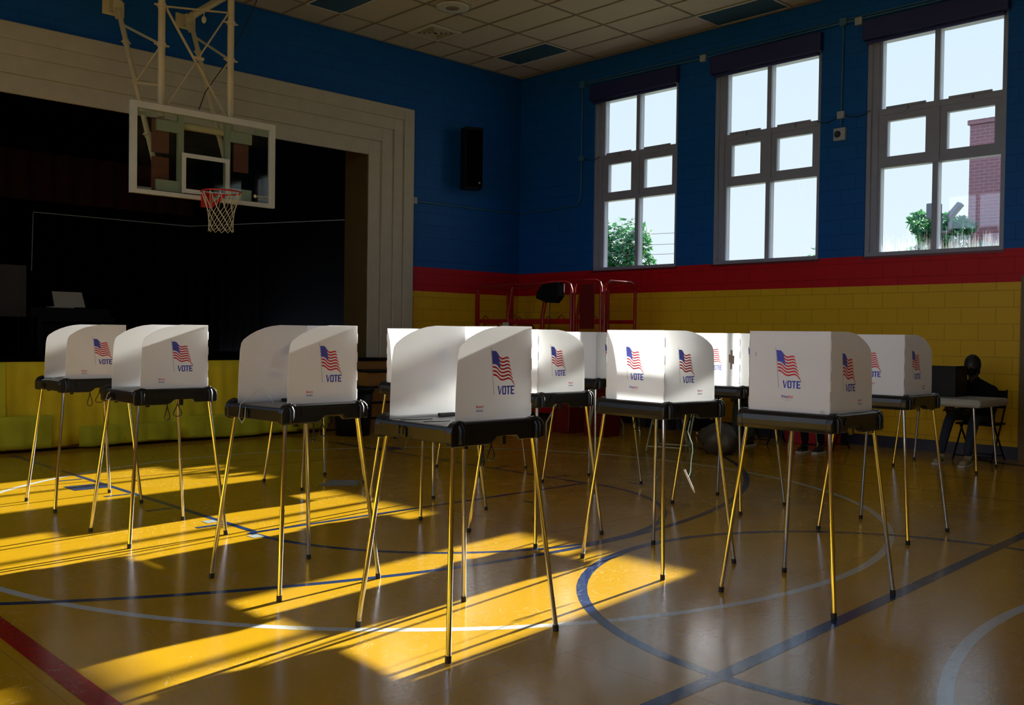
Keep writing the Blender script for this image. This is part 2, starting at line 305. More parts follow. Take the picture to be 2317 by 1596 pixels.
_t.links.new(_tc.outputs['Object'], _s.inputs[0]); _t.links.new(math_node(_t, 'ADD', _s.outputs['X'], _s.outputs['Y']), _c.inputs[0]); _t.links.new(_s.outputs['Z'], _c.inputs[1]); _t.links.new(_c.outputs[0], _b.inputs['Vector'])
_b.inputs['Scale'].default_value = 1; _b.inputs['Brick Width'].default_value = .3; _b.inputs['Row Height'].default_value = .11; _b.inputs['Mortar Size'].default_value = .012
_b.inputs['Color1'].default_value = (.075, .012, .018, 1); _b.inputs['Color2'].default_value = (.058, .010, .014, 1); _b.inputs['Mortar'].default_value = (.10, .045, .05, 1); _t.links.new(_b.outputs[0], _t.nodes['Principled BSDF'].inputs['Base Color'])
MT['brick'] = mb_

# ---------------------------------------------------------------- room shell
def arc_pts(cx, cy, r, a0, a1, n=72): return [(cx + r * math.cos(math.radians(a0 + (a1 - a0) * i / n)), cy + r * math.sin(math.radians(a0 + (a1 - a0) * i / n))) for i in range(n + 1)]
fl = MB(); fl.box((XL - .3, YF - .3, -.12), (.3, .0, 0), 0)
zc = [0.0004]
def ribbon(pts, wd, mi):
    zc[0] += 0.00006; z = zc[0]; vs = []; fs = []; n = len(pts)
    for i, p in enumerate(pts):
        a = pts[max(i - 1, 0)]; b = pts[min(i + 1, n - 1)]; dx, dy = b[0] - a[0], b[1] - a[1]; l = math.hypot(dx, dy) or 1; nx, ny = -dy / l * wd / 2, dx / l * wd / 2
        vs += [(p[0] - nx, p[1] - ny, z), (p[0] + nx, p[1] + ny, z)]
    for i in range(n - 1): fs.append((2*i, 2*i+2, 2*i+3, 2*i+1))
    o = len(fl.v); fl.add(vs, fs, mi)
NV, WH, RD, DK, TP = 1, 2, 3, 4, 5
def inside(pts): return [p for p in pts if XL < p[0] < -.02 and YF < p[1] < -.02]
ribbon(inside(arc_pts(-7.125, -6.27, 3.68, -180, 180, 120)), .055, WH)
ribbon(inside(arc_pts(-7.125, -14.62, 3.72, 0, 180, 80)), .06, WH)
ribbon(arc_pts(-7.356, -2.196, 6.21, -178, -2, 110), .055, NV)
ribbon(arc_pts(-7.13, -10.45, 1.80, 0, 360, 80), .06, NV)
ribbon(arc_pts(-7.2, -6.58, 1.79, -180, 0, 48), .05, NV)
ribbon([(XL, -10.47), (-9.0, -10.42), (-4.79, -10.24), (-.05, -10.05)], .075, NV)
ribbon([(-8.95, -1.2), (-8.95, -6.6)], .05, NV); ribbon([(-5.45, -1.2), (-5.45, -6.56)], .05, NV); ribbon([(-8.98, -6.6), (-5.42, -6.56)], .05, NV)
for y in (-3.4, -4.5, -5.35, -6.2): ribbon([(-9.2, y), (-8.99, y)], .05, NV); ribbon([(-5.41, y + .1), (-5.2, y + .1)], .05, NV)
ribbon([(-5.45, -3.2), (-5.12, -3.2)], .30, NV); ribbon([(-9.28, -3.9), (-8.98, -3.9)], .28, NV)
ribbon([(-10.92, YF), (-10.92, -1.2)], .10, RD)
ribbon([(-3.25, YF), (-3.25, -1.2)], .018, DK); ribbon([(-2.1, YF), (-2.1, -1.2)], .018, DK)
ribbon([(XL, -1.32), (-.2, -1.32)], .02, DK); ribbon([(XL, -3.55), (-5.5, -3.6)], .016, DK); ribbon([(XL, -3.2), (-7.0, -3.1)], .015, DK)
# tape on the floor
zc[0] += .0003
fl.add([(-7.22, -4.9, .0016), (-7.01, -5.07, .0016), (-7.23, -5.34, .0016), (-7.51, -5.12, .0016)], [(0, 1, 2, 3)], TP)
def patch(cx, cy, lx, ly, mi): fl.add([(cx-lx, cy-ly, .0017), (cx+lx, cy-ly, .0017), (cx+lx, cy+ly, .0017), (cx-lx, cy+ly, .0017)], [(0, 1, 2, 3)], mi)
patch(-9.02, -6.05, .045, .05, TP); patch(-9.02, -6.72, .04, .05, TP); patch(-6.60, -6.98, .012, .10, NV); patch(-5.1, -6.9, .012, .12, NV)
floor = struct(fl.build('floor', [MT['floor'], MT['l_navy'], MT['l_white'], MT['l_red'], MT['l_dark'], MT['tape']], fix=False))

wr = MB(); ys = sorted(set([YF] + [v for wdw in WINS for v in wdw] + [.3]))
for a, b in zip(ys[:-1], ys[1:]):
    if (a, b) in WINS: wr.box((0, a, -.1), (.3, b, WZ0)); wr.box((0, a, WZ1), (.3, b, H + .3))
    else: wr.box((0, a, -.1), (.3, b, H + .3))
struct(wr.build('wall_right', MT['wallx']))
PX0, PX1, PZ0, PZ1 = -10.9, -3.38, 1.02, 4.50      # stage opening
wb = MB(); wb.box((XL, 0, -.1), (PX0, .3, H + .3)); wb.box((PX1, 0, -.1), (0, .3, H + .3)); wb.box((PX0, 0, PZ1), (PX1, .3, H + .3)); wb.box((PX0, 0, -.1), (PX1, .3, 1.0))
struct(wb.build('wall_back', MT['wally']))
LW_FILL = [(-2.665 - 2.43 * k - .88, -2.665 - 2.43 * k + .88) for k in range(7)]  # openings for the added left-wall windows
wl = MB(); ys = sorted(set([YF] + [v for wdw in LW_FILL for v in wdw] + [.3]))
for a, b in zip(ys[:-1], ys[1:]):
    if (a, b) in LW_FILL: wl.box((XL - .3, a, -.1), (XL, b, WZ0)); wl.box((XL - .3, a, WZ1), (XL, b, H + .3))
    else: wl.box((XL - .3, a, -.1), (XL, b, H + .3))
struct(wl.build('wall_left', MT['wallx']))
struct(MB().box((XL, YF - .3, -.1), (.3, YF, H + .3)).build('wall_front', MT['wally']))
struct(MB().box((-.018, -8.62, 0), (0, -3.0, .147)).box((-.018, -3.0, 0), (0, -.02, .147)).build('baseboard_right', MT['base']))
struct(MB().box((-2.9, -.018, 0), (-.018, 0, .147)).build('baseboard_back', MT['base']))
# ceiling: tiles, grid
cl = MB(); cl.box((XL - .3, YF - .3, H + .012), (.3, .3, H + .3), 0)
GX, GY = -.6893, -.655
nx = [GX + .6096 * i for i in range(-24, 2)]; ny = [GY + 1.2192 * j for j in range(-18, 1)]
for x in nx:
    if XL < x < 0: cl.box((x - .012, YF, H), (x + .012, 0, H + .012), 1)
for y in ny:
    if YF < y < 0: cl.box((XL, y - .012, H - .0006), (0, y + .012, H + .012), 1)
cl.box((XL, -.02, H - .001), (0, 0, H + .012), 1); cl.box((-.02, YF, H - .001), (0, 0, H + .012), 1)
struct(cl.build('ceiling', [MT['tile'], MT['grid']], fix=False))
LG = 'unlit ceiling light panels'
fix = [((-1, -1), 'unlit dark ceiling light panel nearest the corner of the room'), ((0, -4), 'unlit ceiling light panel above the gap between the middle and right windows'), ((-7, -1), 'unlit ceiling light panel at the top edge of the photo beside the stage wall'), ((-7, -4), 'ceiling light panel out over the court, third row'), ((-13, -1), 'ceiling light panel above the left of the stage'), ((-7, -8), 'ceiling light panel above the middle of the court'), ((-1, -7), 'ceiling light panel above the window wall beyond the right edge')]
for (i, j), lb in fix[:3]:
    x0, y0 = GX + .6096 * i, GY + 1.2192 * j
    e = tag(empty('ceiling_light', (x0 + .3048, y0 + .6096, H)), lb, 'ceiling light', LG)
    MB().box((-.275, -.58, -.006), (.275, .58, .008)).build('lens', MT['lens'], e)
    f = MB()
    for a, b in (((-.3, -.605), (.3, -.58)), ((-.3, .58), (.3, .605)), ((-.3, -.58), (-.275, .58)), ((.275, -.58), (.3, .58))): f.box((a[0], a[1], -.010), (b[0], b[1], .008))
    f.build('frame', MT['bwhite'], e)
e = tag(empty('ceiling_vent', (-2.84, -.98, H)), 'square louvred air vent in the ceiling near the stage wall', 'vent')
f = MB(); f.box((-.3, -.3, -.012), (.3, -.24, .0)); f.box((-.3, .24, -.012), (.3, .3, 0)); f.box((-.3, -.24, -.012), (-.24, .24, 0)); f.box((.24, -.24, -.012), (.3, .24, 0)); f.build('frame', MT['bwhite'], e)
f = MB()
for k in range(4):
    q = .055 + .055 * k
    for sx_, sy_, lx, ly in ((0, -q, q, .006), (0, q, q, .006), (-q, 0, .006, q), (q, 0, .006, q)): f.box((sx_ - lx, sy_ - ly, -.020), (sx_ + lx, sy_ + ly, .0))
f.build('louvre', MT['cream'], e); MB().box((-.24, -.24, 0.0), (.24, .24, .008)).build('duct_opening', MT['dark'], e)
e = tag(empty('ceiling_speaker', (-3.40, -2.06, H)), 'round recessed speaker in the ceiling at the top edge', 'ceiling speaker')
MB().lathe([(.0, -.02), (.10, -.018), (.20, -.012), (.24, -.012), (.24, .0)], (0, 0, 0), 28).build('trim_ring', MT['bwhite'], e)
MB().lathe([(.0, -.030), (.06, -.028), (.10, -.018), (.10, -.015)], (0, 0, 0), 24).build('grille', MT['grid'], e)

# ---------------------------------------------------------------- windows
GXP = 0.12
def rect_frame(mb, y0, y1, z0, z1, wd, x0, x1):
    mb.box((x0, y0, z0), (x1, y0 + wd, z1)); mb.box((x0, y1 - wd, z0), (x1, y1, z1)); mb.box((x0, y0 + wd, z0), (x1, y1 - wd, z0 + wd)); mb.box((x0, y0 + wd, z1 - wd), (x1, y1 - wd, z1))
for i, (a, b) in enumerate(WINS):
    e = struct(empty('window_%d' % (i + 1), (0, 0, 0)))
    mid = (a + b) / 2 - .015
    f = MB(); rect_frame(f, a, b, WZ0, WZ1, .055, .03, .26); f.box((.03, a, 5.40), (.26, b, WZ1))
    # stepped left jamb (thick frame on the far side)
    f.box((.07, b - .14, WZ0), (.22, b - .055, 5.40)); f.box((.09, b - .175, WZ0), (.20, b - .14, 5.40))
    f.box((.07, a + .055, WZ0), (.22, a + .075, 5.40))
    yl, yh = a + .075, b - .175
    f.box((.08, mid - .035, WZ0 + .01), (.20, mid + .035, 5.40)); f.box((.065, mid - .05, 3.70), (.20, mid + .05, 4.48))
    f.box((.07, yl, 3.70), (.20, yh, 3.76)); f.box((.07, yl, 4.40), (.20, yh, 4.48)); f.box((.08, yl, WZ0), (.2, yh, WZ0 + .03))
    f.build('window_frame', MT['alu'], e)
    for (p, q) in ((mid + .05, yh), (yl, mid - .05)):
        s_ = MB(); rect_frame(s_, p, q, 3.76, 4.40, .085, .085, .17); s_.build('awning_sash', MT['alu'], e)
        h = MB(); yc = (p + q) / 2; h.box((.045, yc - .26, 4.475), (.075, yc + .26, 4.50)); h.box((.035, yc - .03, 4.43), (.07, yc + .0, 4.48)); h.build('sash_operator', MT['alu'], e)
    for (p, q) in ((mid, yh), (yl, mid)):
        for z0, z1 in ((WZ0 + .02, 3.73), (3.80, 4.36), (4.44, 5.41)):
            MB().box((GXP, p + .002, z0), (GXP + .006, q - .002, z1)).build('glass_pane', MT['glassd'] if (i == 2 and z0 < 3) else MT['glass'], e)
    st = MB(); st.box((-.012, a - .02, WZ0 - .03), (.05, b + .02, WZ0)); struct(st.build('trim_%d' % (i + 1), MT['dred']))
    if i == 0: WPROTO = e
    if i < 3:
        nm = ('left', 'middle', 'right')[i]
        bo = tag(empty('roller_blind', (-.05, (a + b) / 2, 5.5)), 'navy roller blind rolled up over the %s window' % nm, 'blind', 'roller blinds above the windows')
        MB().box((-.055, -(b - a) / 2 - .03, -.10), (.055, (b - a) / 2 + .03, .16)).build('cassette', MT['blind'], bo, bevel=.012)
        MB().tube([(0, -(b-a)/2 + .02, -.13), (0, (b-a)/2 - .02, -.13)], .028, 10).build('blind_roll', MT['blind'], bo)
for k, (a, b) in enumerate(LW_FILL):
    o = copy_tree(WPROTO); o.name = 'window_%d' % (k + 6); o.rotation_euler = (0, 0, PI); o.location = (XL, (a + b) / 2 - 2.665, 0)  # window copies added out of view to brighten the interior
struct(MB().box((-.06, -9.9, 0), (0, -8.63, 2.20)).build('door_1', MT['brown'], bevel=.004))

# ---------------------------------------------------------------- wall fittings
cdt = tag(empty('conduit', (0, -5.2, 5.7)), 'thin metal conduit running above the windows with drops between them', 'conduit')
LO = Vector((0, -5.2, 5.7))
def off(pts): return [Vector(q) - LO for q in pts]
p = MB()
p.tube(off([(-.03, -1.62, 5.73), (-.03, -4.02, 5.69), (-.03, -6.30, 5.72), (-.03, -8.9, 5.70)]), .012, 8)
p.tube(off([(-.03, -1.62, 5.76), (-.03, -8.9, 5.75)]), .008, 8)
p.tube(off([(-.03, -6.30, 5.72), (-.03, -6.29, 4.31)]), .010, 8); p.build('conduit_pipe', MT['pipe'], cdt)
for (y, z, s_) in ((-4.02, 5.69, .05), (-6.30, 5.73, .05), (-6.52, 5.69, .05), (-6.29, 4.47, .05)):
    MB().box((-.055, y - s_ + 5.2, z - s_ - 5.7), (-.001, y + s_ + 5.2, z + s_ - 5.7)).build('junction_box', MT['jbox'] if y in (-4.02, -6.52, -6.29) else MT['pipe'], cdt, bevel=.004)
cd2 = tag(empty('conduit', (0, 0, 0)), 'thin conduit dropping left of the windows to the room corner', 'conduit')
MB().tube([(-.03, -1.54, 5.67), (-.03, -1.54, 3.86), (-.03, -1.52, 3.76), (-.03, -1.45, 3.68), (-.03, -1.33, 3.66), (-.03, -.05, 3.64)], .010, 8).build('conduit_pipe', MT['pipe'], cd2)
MB().box((-.055, -1.60, 5.67), (-.001, -1.49, 5.79)).build('junction_box', MT['pipe'], cd2, bevel=.004); MB().box((-.055, -1.585, 4.425), (-.001, -1.495, 4.515)).build('junction_box', MT['pipe'], cd2, bevel=.004)
cd3 = tag(empty('conduit', (-1.2, 0, 3.64)), 'conduit along the blue stage wall ending in a pale box', 'conduit')
MB().tube([(1.15, -.03, 0), (-1.22, -.03, -.025)], .010, 8).build('conduit_pipe', MT['pipe'], cd3)
MB().box((-1.33, -.05, -.07), (-1.22, -.001, .04)).build('junction_box', MT['jbox'], cd3, bevel=.004)
for a, b in (((-.03, -6.24, 4.46), (-.02, -5.93, 4.44)), ((-.03, -6.34, 4.46), (-.02, -6.70, 4.47)), ((-.03, -1.58, 4.47), (-.02, -1.95, 4.45))):
    w_ = MB(); a = Vector(a); b = Vector(b); w_.tube([a.lerp(b, k / 6) - LO + Vector((0, 0, -.05 * math.sin(PI * k / 6))) for k in range(7)], .006, 6); w_.build('cable', MT['cord'], cdt)
e = tag(empty('alarm_device', (0, -6.28, 4.21)), 'small grey alarm box on the blue wall between the middle and right windows', 'alarm')
MB().box((-.06, -.085, -.085), (0, .085, .085)).build('housing', MT['jbox'], e, bevel=.008); MB().lathe([(0, 0), (.045, 0), (.045, -.01)], (0, 0, 0), 16).build('horn_grille', MT['lamp'], e).matrix_local = Matrix.Translation((-.062, .02, 0)) @ Matrix.Rotation(PI/2, 4, 'Y')
e = tag(empty('wall_speaker', (-1.42, -.24, 4.42), math.radians(-22)), 'tall black loudspeaker mounted on the blue wall beside the stage', 'speaker')
MB().prism([(-.15, -.15), (.17, -.15), (.17, .12), (-.15, .12)], lambda u, v, d: (u, v, d + (.05 * (v + .15) if d > 0 else 0)), -.52, .53).build('cabinet', MT['dark'], e, bevel=.012)
MB().box((-.135, -.158, -.49), (.155, -.15, .48)).build('grille', MT['black'], e); MB().box((-.05, .12, -.1), (.05, .2, .1)).build('bracket', MT['dark'], e); MB().box((.09, -.162, -.43), (.12, -.158, -.40)).build('badge', MT['jbox'], e)

# ---------------------------------------------------------------- stage
def arch(x0, x1, z1, wd, y0, y1, mb):
    mb.box((x0, y0, 1.02), (x0 + wd, y1, z1)); mb.box((x1 - wd, y0, 1.02), (x1, y1, z1)); mb.box((x0 + wd, y0, z1 - wd), (x1 - wd, y1, z1))
pf = MB()
for k, (o_, wd, yy) in enumerate(((0, .20, -.10), (.20, .19, -.075), (.39, .22, -.05), (.61, .24, -.02))):
    arch(-11.75 + o_, -2.53 - o_, 5.10 - o_ * .98, wd + .001, yy, .02, pf)
struct(pf.build('trim_21', MT['cream'], bevel=.012))
rv = MB(); arch(PX0 + .0, PX1 + .002, PZ1 + .02, .02, .0, .62, rv); struct(rv.build('trim_22', MT['brown']))
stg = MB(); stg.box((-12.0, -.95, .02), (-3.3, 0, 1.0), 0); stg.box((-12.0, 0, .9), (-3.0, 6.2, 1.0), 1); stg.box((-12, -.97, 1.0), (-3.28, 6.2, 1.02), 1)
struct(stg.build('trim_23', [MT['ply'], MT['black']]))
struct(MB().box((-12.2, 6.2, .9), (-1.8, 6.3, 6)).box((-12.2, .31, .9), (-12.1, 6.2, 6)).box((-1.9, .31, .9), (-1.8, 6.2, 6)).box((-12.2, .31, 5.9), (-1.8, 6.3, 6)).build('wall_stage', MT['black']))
def curtain(name, x0, x1, y, z0, z1, m, lab, amp=.05, per=.22, th=.02):
    n = int((x1 - x0) / .03); c = MB(); pf_ = [(x0 + (x1 - x0) * i / n, y + amp * math.sin(2 * PI * (x0 + (x1 - x0) * i / n) / per) + .3 * amp * math.sin(9.1 * i * .03)) for i in range(n + 1)]
    vs = []; 
    for (x, yy) in pf_: vs += [(x, yy, z0), (x, yy, z1), (x, yy + th, z1), (x, yy + th, z0)]
    fs = []
    for i in range(n):
        for j in range(4): fs.append((4*i+j, 4*i+(j+1)%4, 4*(i+1)+(j+1)%4, 4*(i+1)+j))
    fs += [(3, 2, 1, 0), (4*n, 4*n+1, 4*n+2, 4*n+3)]
    c.add(vs, fs, 0, False); o = c.build(name, m); tag(o, lab, 'curtain'); return o
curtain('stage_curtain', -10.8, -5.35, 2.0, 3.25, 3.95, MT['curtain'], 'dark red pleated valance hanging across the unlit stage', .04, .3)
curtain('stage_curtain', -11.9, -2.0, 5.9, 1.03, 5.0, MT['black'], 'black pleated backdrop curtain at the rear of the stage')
tag(MB().tube([(-7.45, 3, 3.195), (-4.94, 3, 3.20)], .008, 6).tube([(-4.94, 3, 3.2), (-2.6, 1.5, 3.42)], .006, 6).tube([(-7.45, 3, 3.195), (-7.47, 3, 2.3)], .005, 6).build('curtain_track', MT['jbox']), 'thin pale curtain track crossing the dark stage', 'curtain track')
e = tag(empty('projection_screen', (-8.15, 3, 1.02)), 'grey rectangular screen on legs standing on the dark stage at the left edge', 'screen')
MB().box((-.6, -.02, .57), (.6, .02, 1.35)).build('screen_board', MT['screen'], e); 
for x in (-.5, .5): MB().tube([(x, 0, .0), (x, 0, .60)], .018, 8).tube([(x, -.3, .02), (x, .3, .02)], .018, 8).build('stand_leg', MT['dark'], e)
e = tag(empty('upright_piano', (-6.95, 3.05, 1.02)), 'black upright piano on the stage carrying the open grey laptop', 'piano')
MB().box((-.56, -.2, .1), (.62, .35, .72)).build('case', MT['dark'], e, bevel=.01); MB().box((-.54, -.42, .50), (.60, -.2, .58)).build('keyboard_shelf', MT['dark'], e, bevel=.006)
for x in (-.50, .56): MB().box((x - .04, -.40, 0), (x + .04, .3, .5)).build('leg', MT['dark'], e)
e = tag(empty('laptop', (-6.9, 3.0, 1.741)), 'open pale grey laptop on top of the piano on the dark stage', 'laptop')
MB().box((-.3, -.05, 0), (.05, .18, .018)).build('keyboard_base', MT['paper'], e); lid = MB(); lid.prism([(-.20, 0), (.27, 0), (.22, .24), (-.23, .24)], lambda u, v, d: (u, .10 + .12 * v + d, .018 + v), 0, .012); lid.build('screen_lid', MT['paper'], e)
# cloth skirts pinned along the stage front
def skirt(x0, x1, z0, z1, m, lab, y=-1.0):
    n = int((x1 - x0) / .04); c = MB(); vs = []
    rnd = random.Random(int(x0 * 100)); ph = [rnd.uniform(0, 6) for _ in range(4)]
    for i in range(n + 1):
        x = x0 + (x1 - x0) * i / n
        for j in range(7):
            t = j / 6; z = z0 + (z1 - z0) * t
            d = (1 - t * .8) * (.022 * math.sin(9 * x + ph[0]) + .014 * math.sin(23 * x + ph[1] + z * 3)) + .006 * math.sin(40 * x + ph[2])
            if j == 0: z += .012 * math.sin(5 * x + ph[3])
            vs += [(x, y + d, z), (x, y + d + .004, z)]
    fs = []; k = 14
    for i in range(n):
        for j in range(6):
            a = i*k + 2*j; b = (i+1)*k + 2*j
            fs.append((a, b, b+2, a+2)); fs.append((a+1, a+3, b+3, b+1))
        a = i*k; b = (i+1)*k; fs.append((a, a+1, b+1, b)); fs.append((a+12, b+12, b+13, a+13))
    c.add(vs, fs, 0, True); o = c.build('stage_skirt', m); tag(o, lab, 'cloth skirt', 'cloth skirts hung along the stage front'); return o
skirt(-10.9, -8.98, .05, 1.03, MT['skirtg'], 'yellow-green cloth skirt on the stage front beyond the leftmost booth', -1.03)
skirt(-9.0, -7.86, .05, 1.03, MT['skirty'], 'yellow cloth skirt on the stage front behind the leftmost booth', -1.02)
skirt(-7.9, -6.6, .05, 1.03, MT['skirtg'], 'yellow-green cloth skirt on the stage front behind the second booth from the left', -1.05)
skirt(-6.64, -5.6, .05, 1.03, MT['skirty'], 'yellow cloth skirt on the stage front between the second and third booths', -1.02)
skirt(-5.64, -4.75, .05, 1.03, MT['skirtg'], 'yellow-green cloth skirt at the right end of the stage front behind the third booth', -1.04)
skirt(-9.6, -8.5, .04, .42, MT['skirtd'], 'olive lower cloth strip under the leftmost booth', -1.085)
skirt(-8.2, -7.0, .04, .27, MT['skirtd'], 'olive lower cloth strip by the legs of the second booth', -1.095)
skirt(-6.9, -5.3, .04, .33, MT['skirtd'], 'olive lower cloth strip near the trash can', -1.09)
# steps at the right end of the stage
e = tag(empty('stage_steps', (-3.9, -1.25, 0)), 'wooden steps with dark treads leading up to the stage', 'steps')
for k in range(4):
    z = .22 * (k + 1); x1 = .55 - .17 * k
    MB().box((-.5, -.25, .0 if k == 0 else z - .22), (x1, .25, z - .03)).build('riser_box', MT['ply'], e); MB().box((-.5, -.27, z - .03), (x1 + .03, .27, z)).build('tread', MT['dark'], e, bevel=.004)
e = tag(empty('trash_can', (-4.72, -1.60, 0)), 'dark round trash can standing at the end of the stage', 'trash can')
MB().lathe([(0, .0), (.235, .0), (.255, .30), (.27, .62), (.255, .62), (.23, .05), (0, .04)], (0, 0, 0), 28).build('barrel', MT['dark'], e); MB().lathe([(.255, .60), (.29, .60), (.29, .66), (.255, .66), (.255, .60)], (0, 0, 0), 28).build('rim', MT['dark'], e)

# ---------------------------------------------------------------- basketball goal
BX, BY, BZ0, BZ1 = -6.953, -1.70, 2.985, 4.04
bb = tag(empty('basketball_goal', (BX, BY, 3.05)), 'glass basketball backboard with red rim hung from cream pipes before the stage', 'basketball goal')
def BL(x, y, z): return (x - BX, y - BY, z - 3.05)
def fbox(mb, x0, x1, y0, y1, z0, z1, mi=0): mb.box(BL(x0, y0, z0), BL(x1, y1, z1), mi)
f = MB(); xa, xb = BX - .92, BX + .92
fbox(f, xa, xb, BY - .03, BY + .03, BZ0, BZ0 + .05); fbox(f, xa, xb, BY - .03, BY + .03, BZ1 - .075, BZ1); fbox(f, xa, xa + .07, BY - .03, BY + .03, BZ0 + .05, BZ1 - .075); fbox(f, xb - .07, xb, BY - .03, BY + .03, BZ0 + .05, BZ1 - .075)
f.build('backboard_frame', MT['bwhite'], bb)
g = MB(); fbox(g, xa + .06, xb - .06, BY - .006, BY + .006, BZ0 + .04, BZ1 - .06); g.build('glass_board', MT['bglass'], bb)
g = MB(); qx0, qx1, qz0, qz1, ww = BX - .305, BX + .305, 3.05, 3.525, .052
for a in ((qx0, qx0 + ww, qz0, qz1), (qx1 - ww, qx1, qz0, qz1), (qx0 + ww, qx1 - ww, qz1 - ww, qz1), (qx0 + ww, qx1 - ww, qz0, qz0 + ww)): fbox(g, a[0], a[1], BY - .009, BY - .0065, a[2], a[3])
g.build('shooter_square', MT['bwhite'], bb)
g = MB(); tv, tf = text_mesh('SCHUTT', .1, .15, .002)
place_text(g, tv, tf, lambda u, v, d: (u, v, d), (0, 0, 1, 1), 0, 0) if False else None
fn = lambda u, v, d: BL(u, BY - .0075, v)
place_text(g, tv, tf, fn, (xb - .235, 3.098, xb - .085, 3.128), 0, 0)
tv, tf = text_mesh('SPORTS', .1); place_text(g, tv, tf, fn, (xb - .225, 3.068, xb - .095, 3.086), 0, 0)
g.add([fn(xb - .265 + .022 * math.cos(t * PI / 8), 3.112 + .022 * math.sin(t * PI / 8), 0) for t in range(16)], [tuple(range(16))], 0); g.build('maker_lettering', MT['net'], bb, fix=False)
MBX = [(x0, x1, .02, .06, z + .03, z + .16) for z in (3.02, 3.72) for x0, x1 in ((BX - .60, BX - .30), (BX + .32, BX + .62))]
MBX += [(x - .035, x + .035, .03, .08, 3.05, 3.97) for x in (BX - .30, BX + .30)] + [(x - .09, x + .09, .02, .04, z - .02, z + .02) for x, z in ((xa + .17, 3.92), (xb - .17, 3.92), (xa + .17, 3.05))]
for q in MBX: g = MB(); fbox(g, q[0], q[1], BY + q[2], BY + q[3], q[4], q[5]); g.build('mounting_bracket', MT['zinc'], bb)
for x, z0, z1 in ((BX - .53, 3.5, 3.90), (BX - .53, 3.02, 3.45), (BX + .50, 3.40, 3.88)):
    g = MB(); fbox(g, x - .10, x + .10, BY + .07, BY + .10, z0, z1); g.build('wooden_plate', MT['pad'], bb)
rimc = (BX, BY - .40)
g = MB(); g.tube([BL(rimc[0] + .229 * math.cos(t * PI / 18), rimc[1] + .229 * math.sin(t * PI / 18), 3.05) for t in range(36)], .0095, 8, closed=True)
fbox(g, BX - .075, BX + .075, BY - .045, BY - .03, 2.90, 3.06); fbox(g, BX - .07, BX + .07, BY - .18, BY - .03, 3.038, 3.05)
for s_ in (-1, 1): g.bar(BL(BX + s_ * .07, BY - .04, 2.93), BL(BX + s_ * .12, BY - .24, 3.04), .012, .04)
g.build('rim', MT['rim'], bb)
g = MB(); N = 12; rows = [(3.045, .225, 0), (2.96, .20, 0), (2.86, .165, .5), (2.80, .15, 0), (2.74, .145, .5), (2.68, .14, 0), (2.62, .142, .5), (2.585, .145, 0)]
def npt(r, k): z, rad, off = rows[r]; t = 2 * PI * (k + off) / N; return BL(rimc[0] + rad * math.cos(t), rimc[1] + rad * math.sin(t), z)
for k in range(N):
    for d in (0, 1):
        j = k; g_pts = [npt(0, k)]
        jj = k
        for r in range(2, len(rows)):
            if d == 0: jj = jj if rows[r][2] == .5 else jj + 1
            else: jj = jj - 1 if rows[r][2] == .5 else jj
            g_pts.append(npt(r, jj))
        g.tube(g_pts, .0035, 5)
g.build('net', MT['net'], bb)
g = MB(); mx = [(-7.455, .042), (-6.575, .042)]
for x, r in mx: g.tube([BL(x, BY + .13, 3.93), BL(x, BY + .13, H)], r, 14)
g.tube([BL(-7.5, BY + .13, 3.87), BL(-6.53, BY + .13, 3.87)], .045, 14)
for x, r in mx:
    for z in (4.78, 5.24, 5.6): g.tube([BL(x, BY + .13, z - .02), BL(x, BY + .13, z + .02)], .055, 14); g.tube([BL(x - .09, BY + .13, z), BL(x + .09, BY + .13, z)], .012, 6)
g.build('mast_pipe', MT['steel'], bb)
g = MB(); yb = BY + .13
for a, b in (((-7.42, 5.24), (-6.60, 5.36)), ((-7.40, 5.22), (-6.62, 4.05)), ((-6.62, 5.34), (-7.38, 4.10))): g.bar(BL(a[0], yb, a[1]), BL(b[0], yb, b[1]), .012, .04, side=(0, 1, 0))
g.tube([BL(-7.05, yb, 4.72), BL(-6.93, yb, 4.72)], .02, 8); g.build('cross_brace', MT['steel'], bb)
def wallpt(x, z, y): return BL(x, y, z)
SA = [(-7.42, 5.53), (-6.44, 5.58)]; SBt = [(-7.50, 3.32), (-6.61, 3.50)]
for (xt, zt), (xl, zl), xm in zip(SA, SBt, (-7.455, -6.575)):
    g = MB(); A = Vector(BL(xt, -.18, zt)); B = Vector(BL(xl, BY + .16, zl)); g.tube([A, B], .032, 12)
    for t in (.22, .48, .80): c = A.lerp(B, t); d = (B - A).normalized() * .025; g.tube([c - d, c + d], .042, 12); g.tube([c - Vector((.06, 0, 0)), c + Vector((.06, 0, 0))], .012, 6)
    for t, z in ((.10, 4.78), (.48, 4.78), (.48, 4.30)):
        g.bar(A.lerp(B, t), BL(xm, yb, z), .012, .03)
    g.build('back_strut', MT['steel'], bb)
    g = MB(); g.obox((A[0], A[1] + .1, A[2] + .06), ((1, 0, 0), (0, 1, 0), (0, 0, 1)), (.06, .08, .07)); g.box((A[0] - .14, A[1] + .165, A[2] - .04), (A[0] + .14, A[1] + .18, A[2] + .16)); g.bar((A[0] - .04, A[1] + .05, A[2] + .04), (A[0] - .02, A[1] - .02, A[2] - .12), .02, .05); g.build('wall_bracket', MT['steel'], bb)
g = MB(); g.tube([BL(-6.44, -.20, 5.68), BL(-5.9, -.2, H)], .05, 14); g.build('diagonal_pipe', MT['steel'], bb)
g = MB(); g.tube([BL(-6.93, yb, 5.31), BL(-6.93, yb, 5.24)], .006, 6); g.ball(BL(-6.93, yb, 5.20), .03, 10, sc=(1, 1, 1.5)); g.build('pulley', MT['steel'], bb)
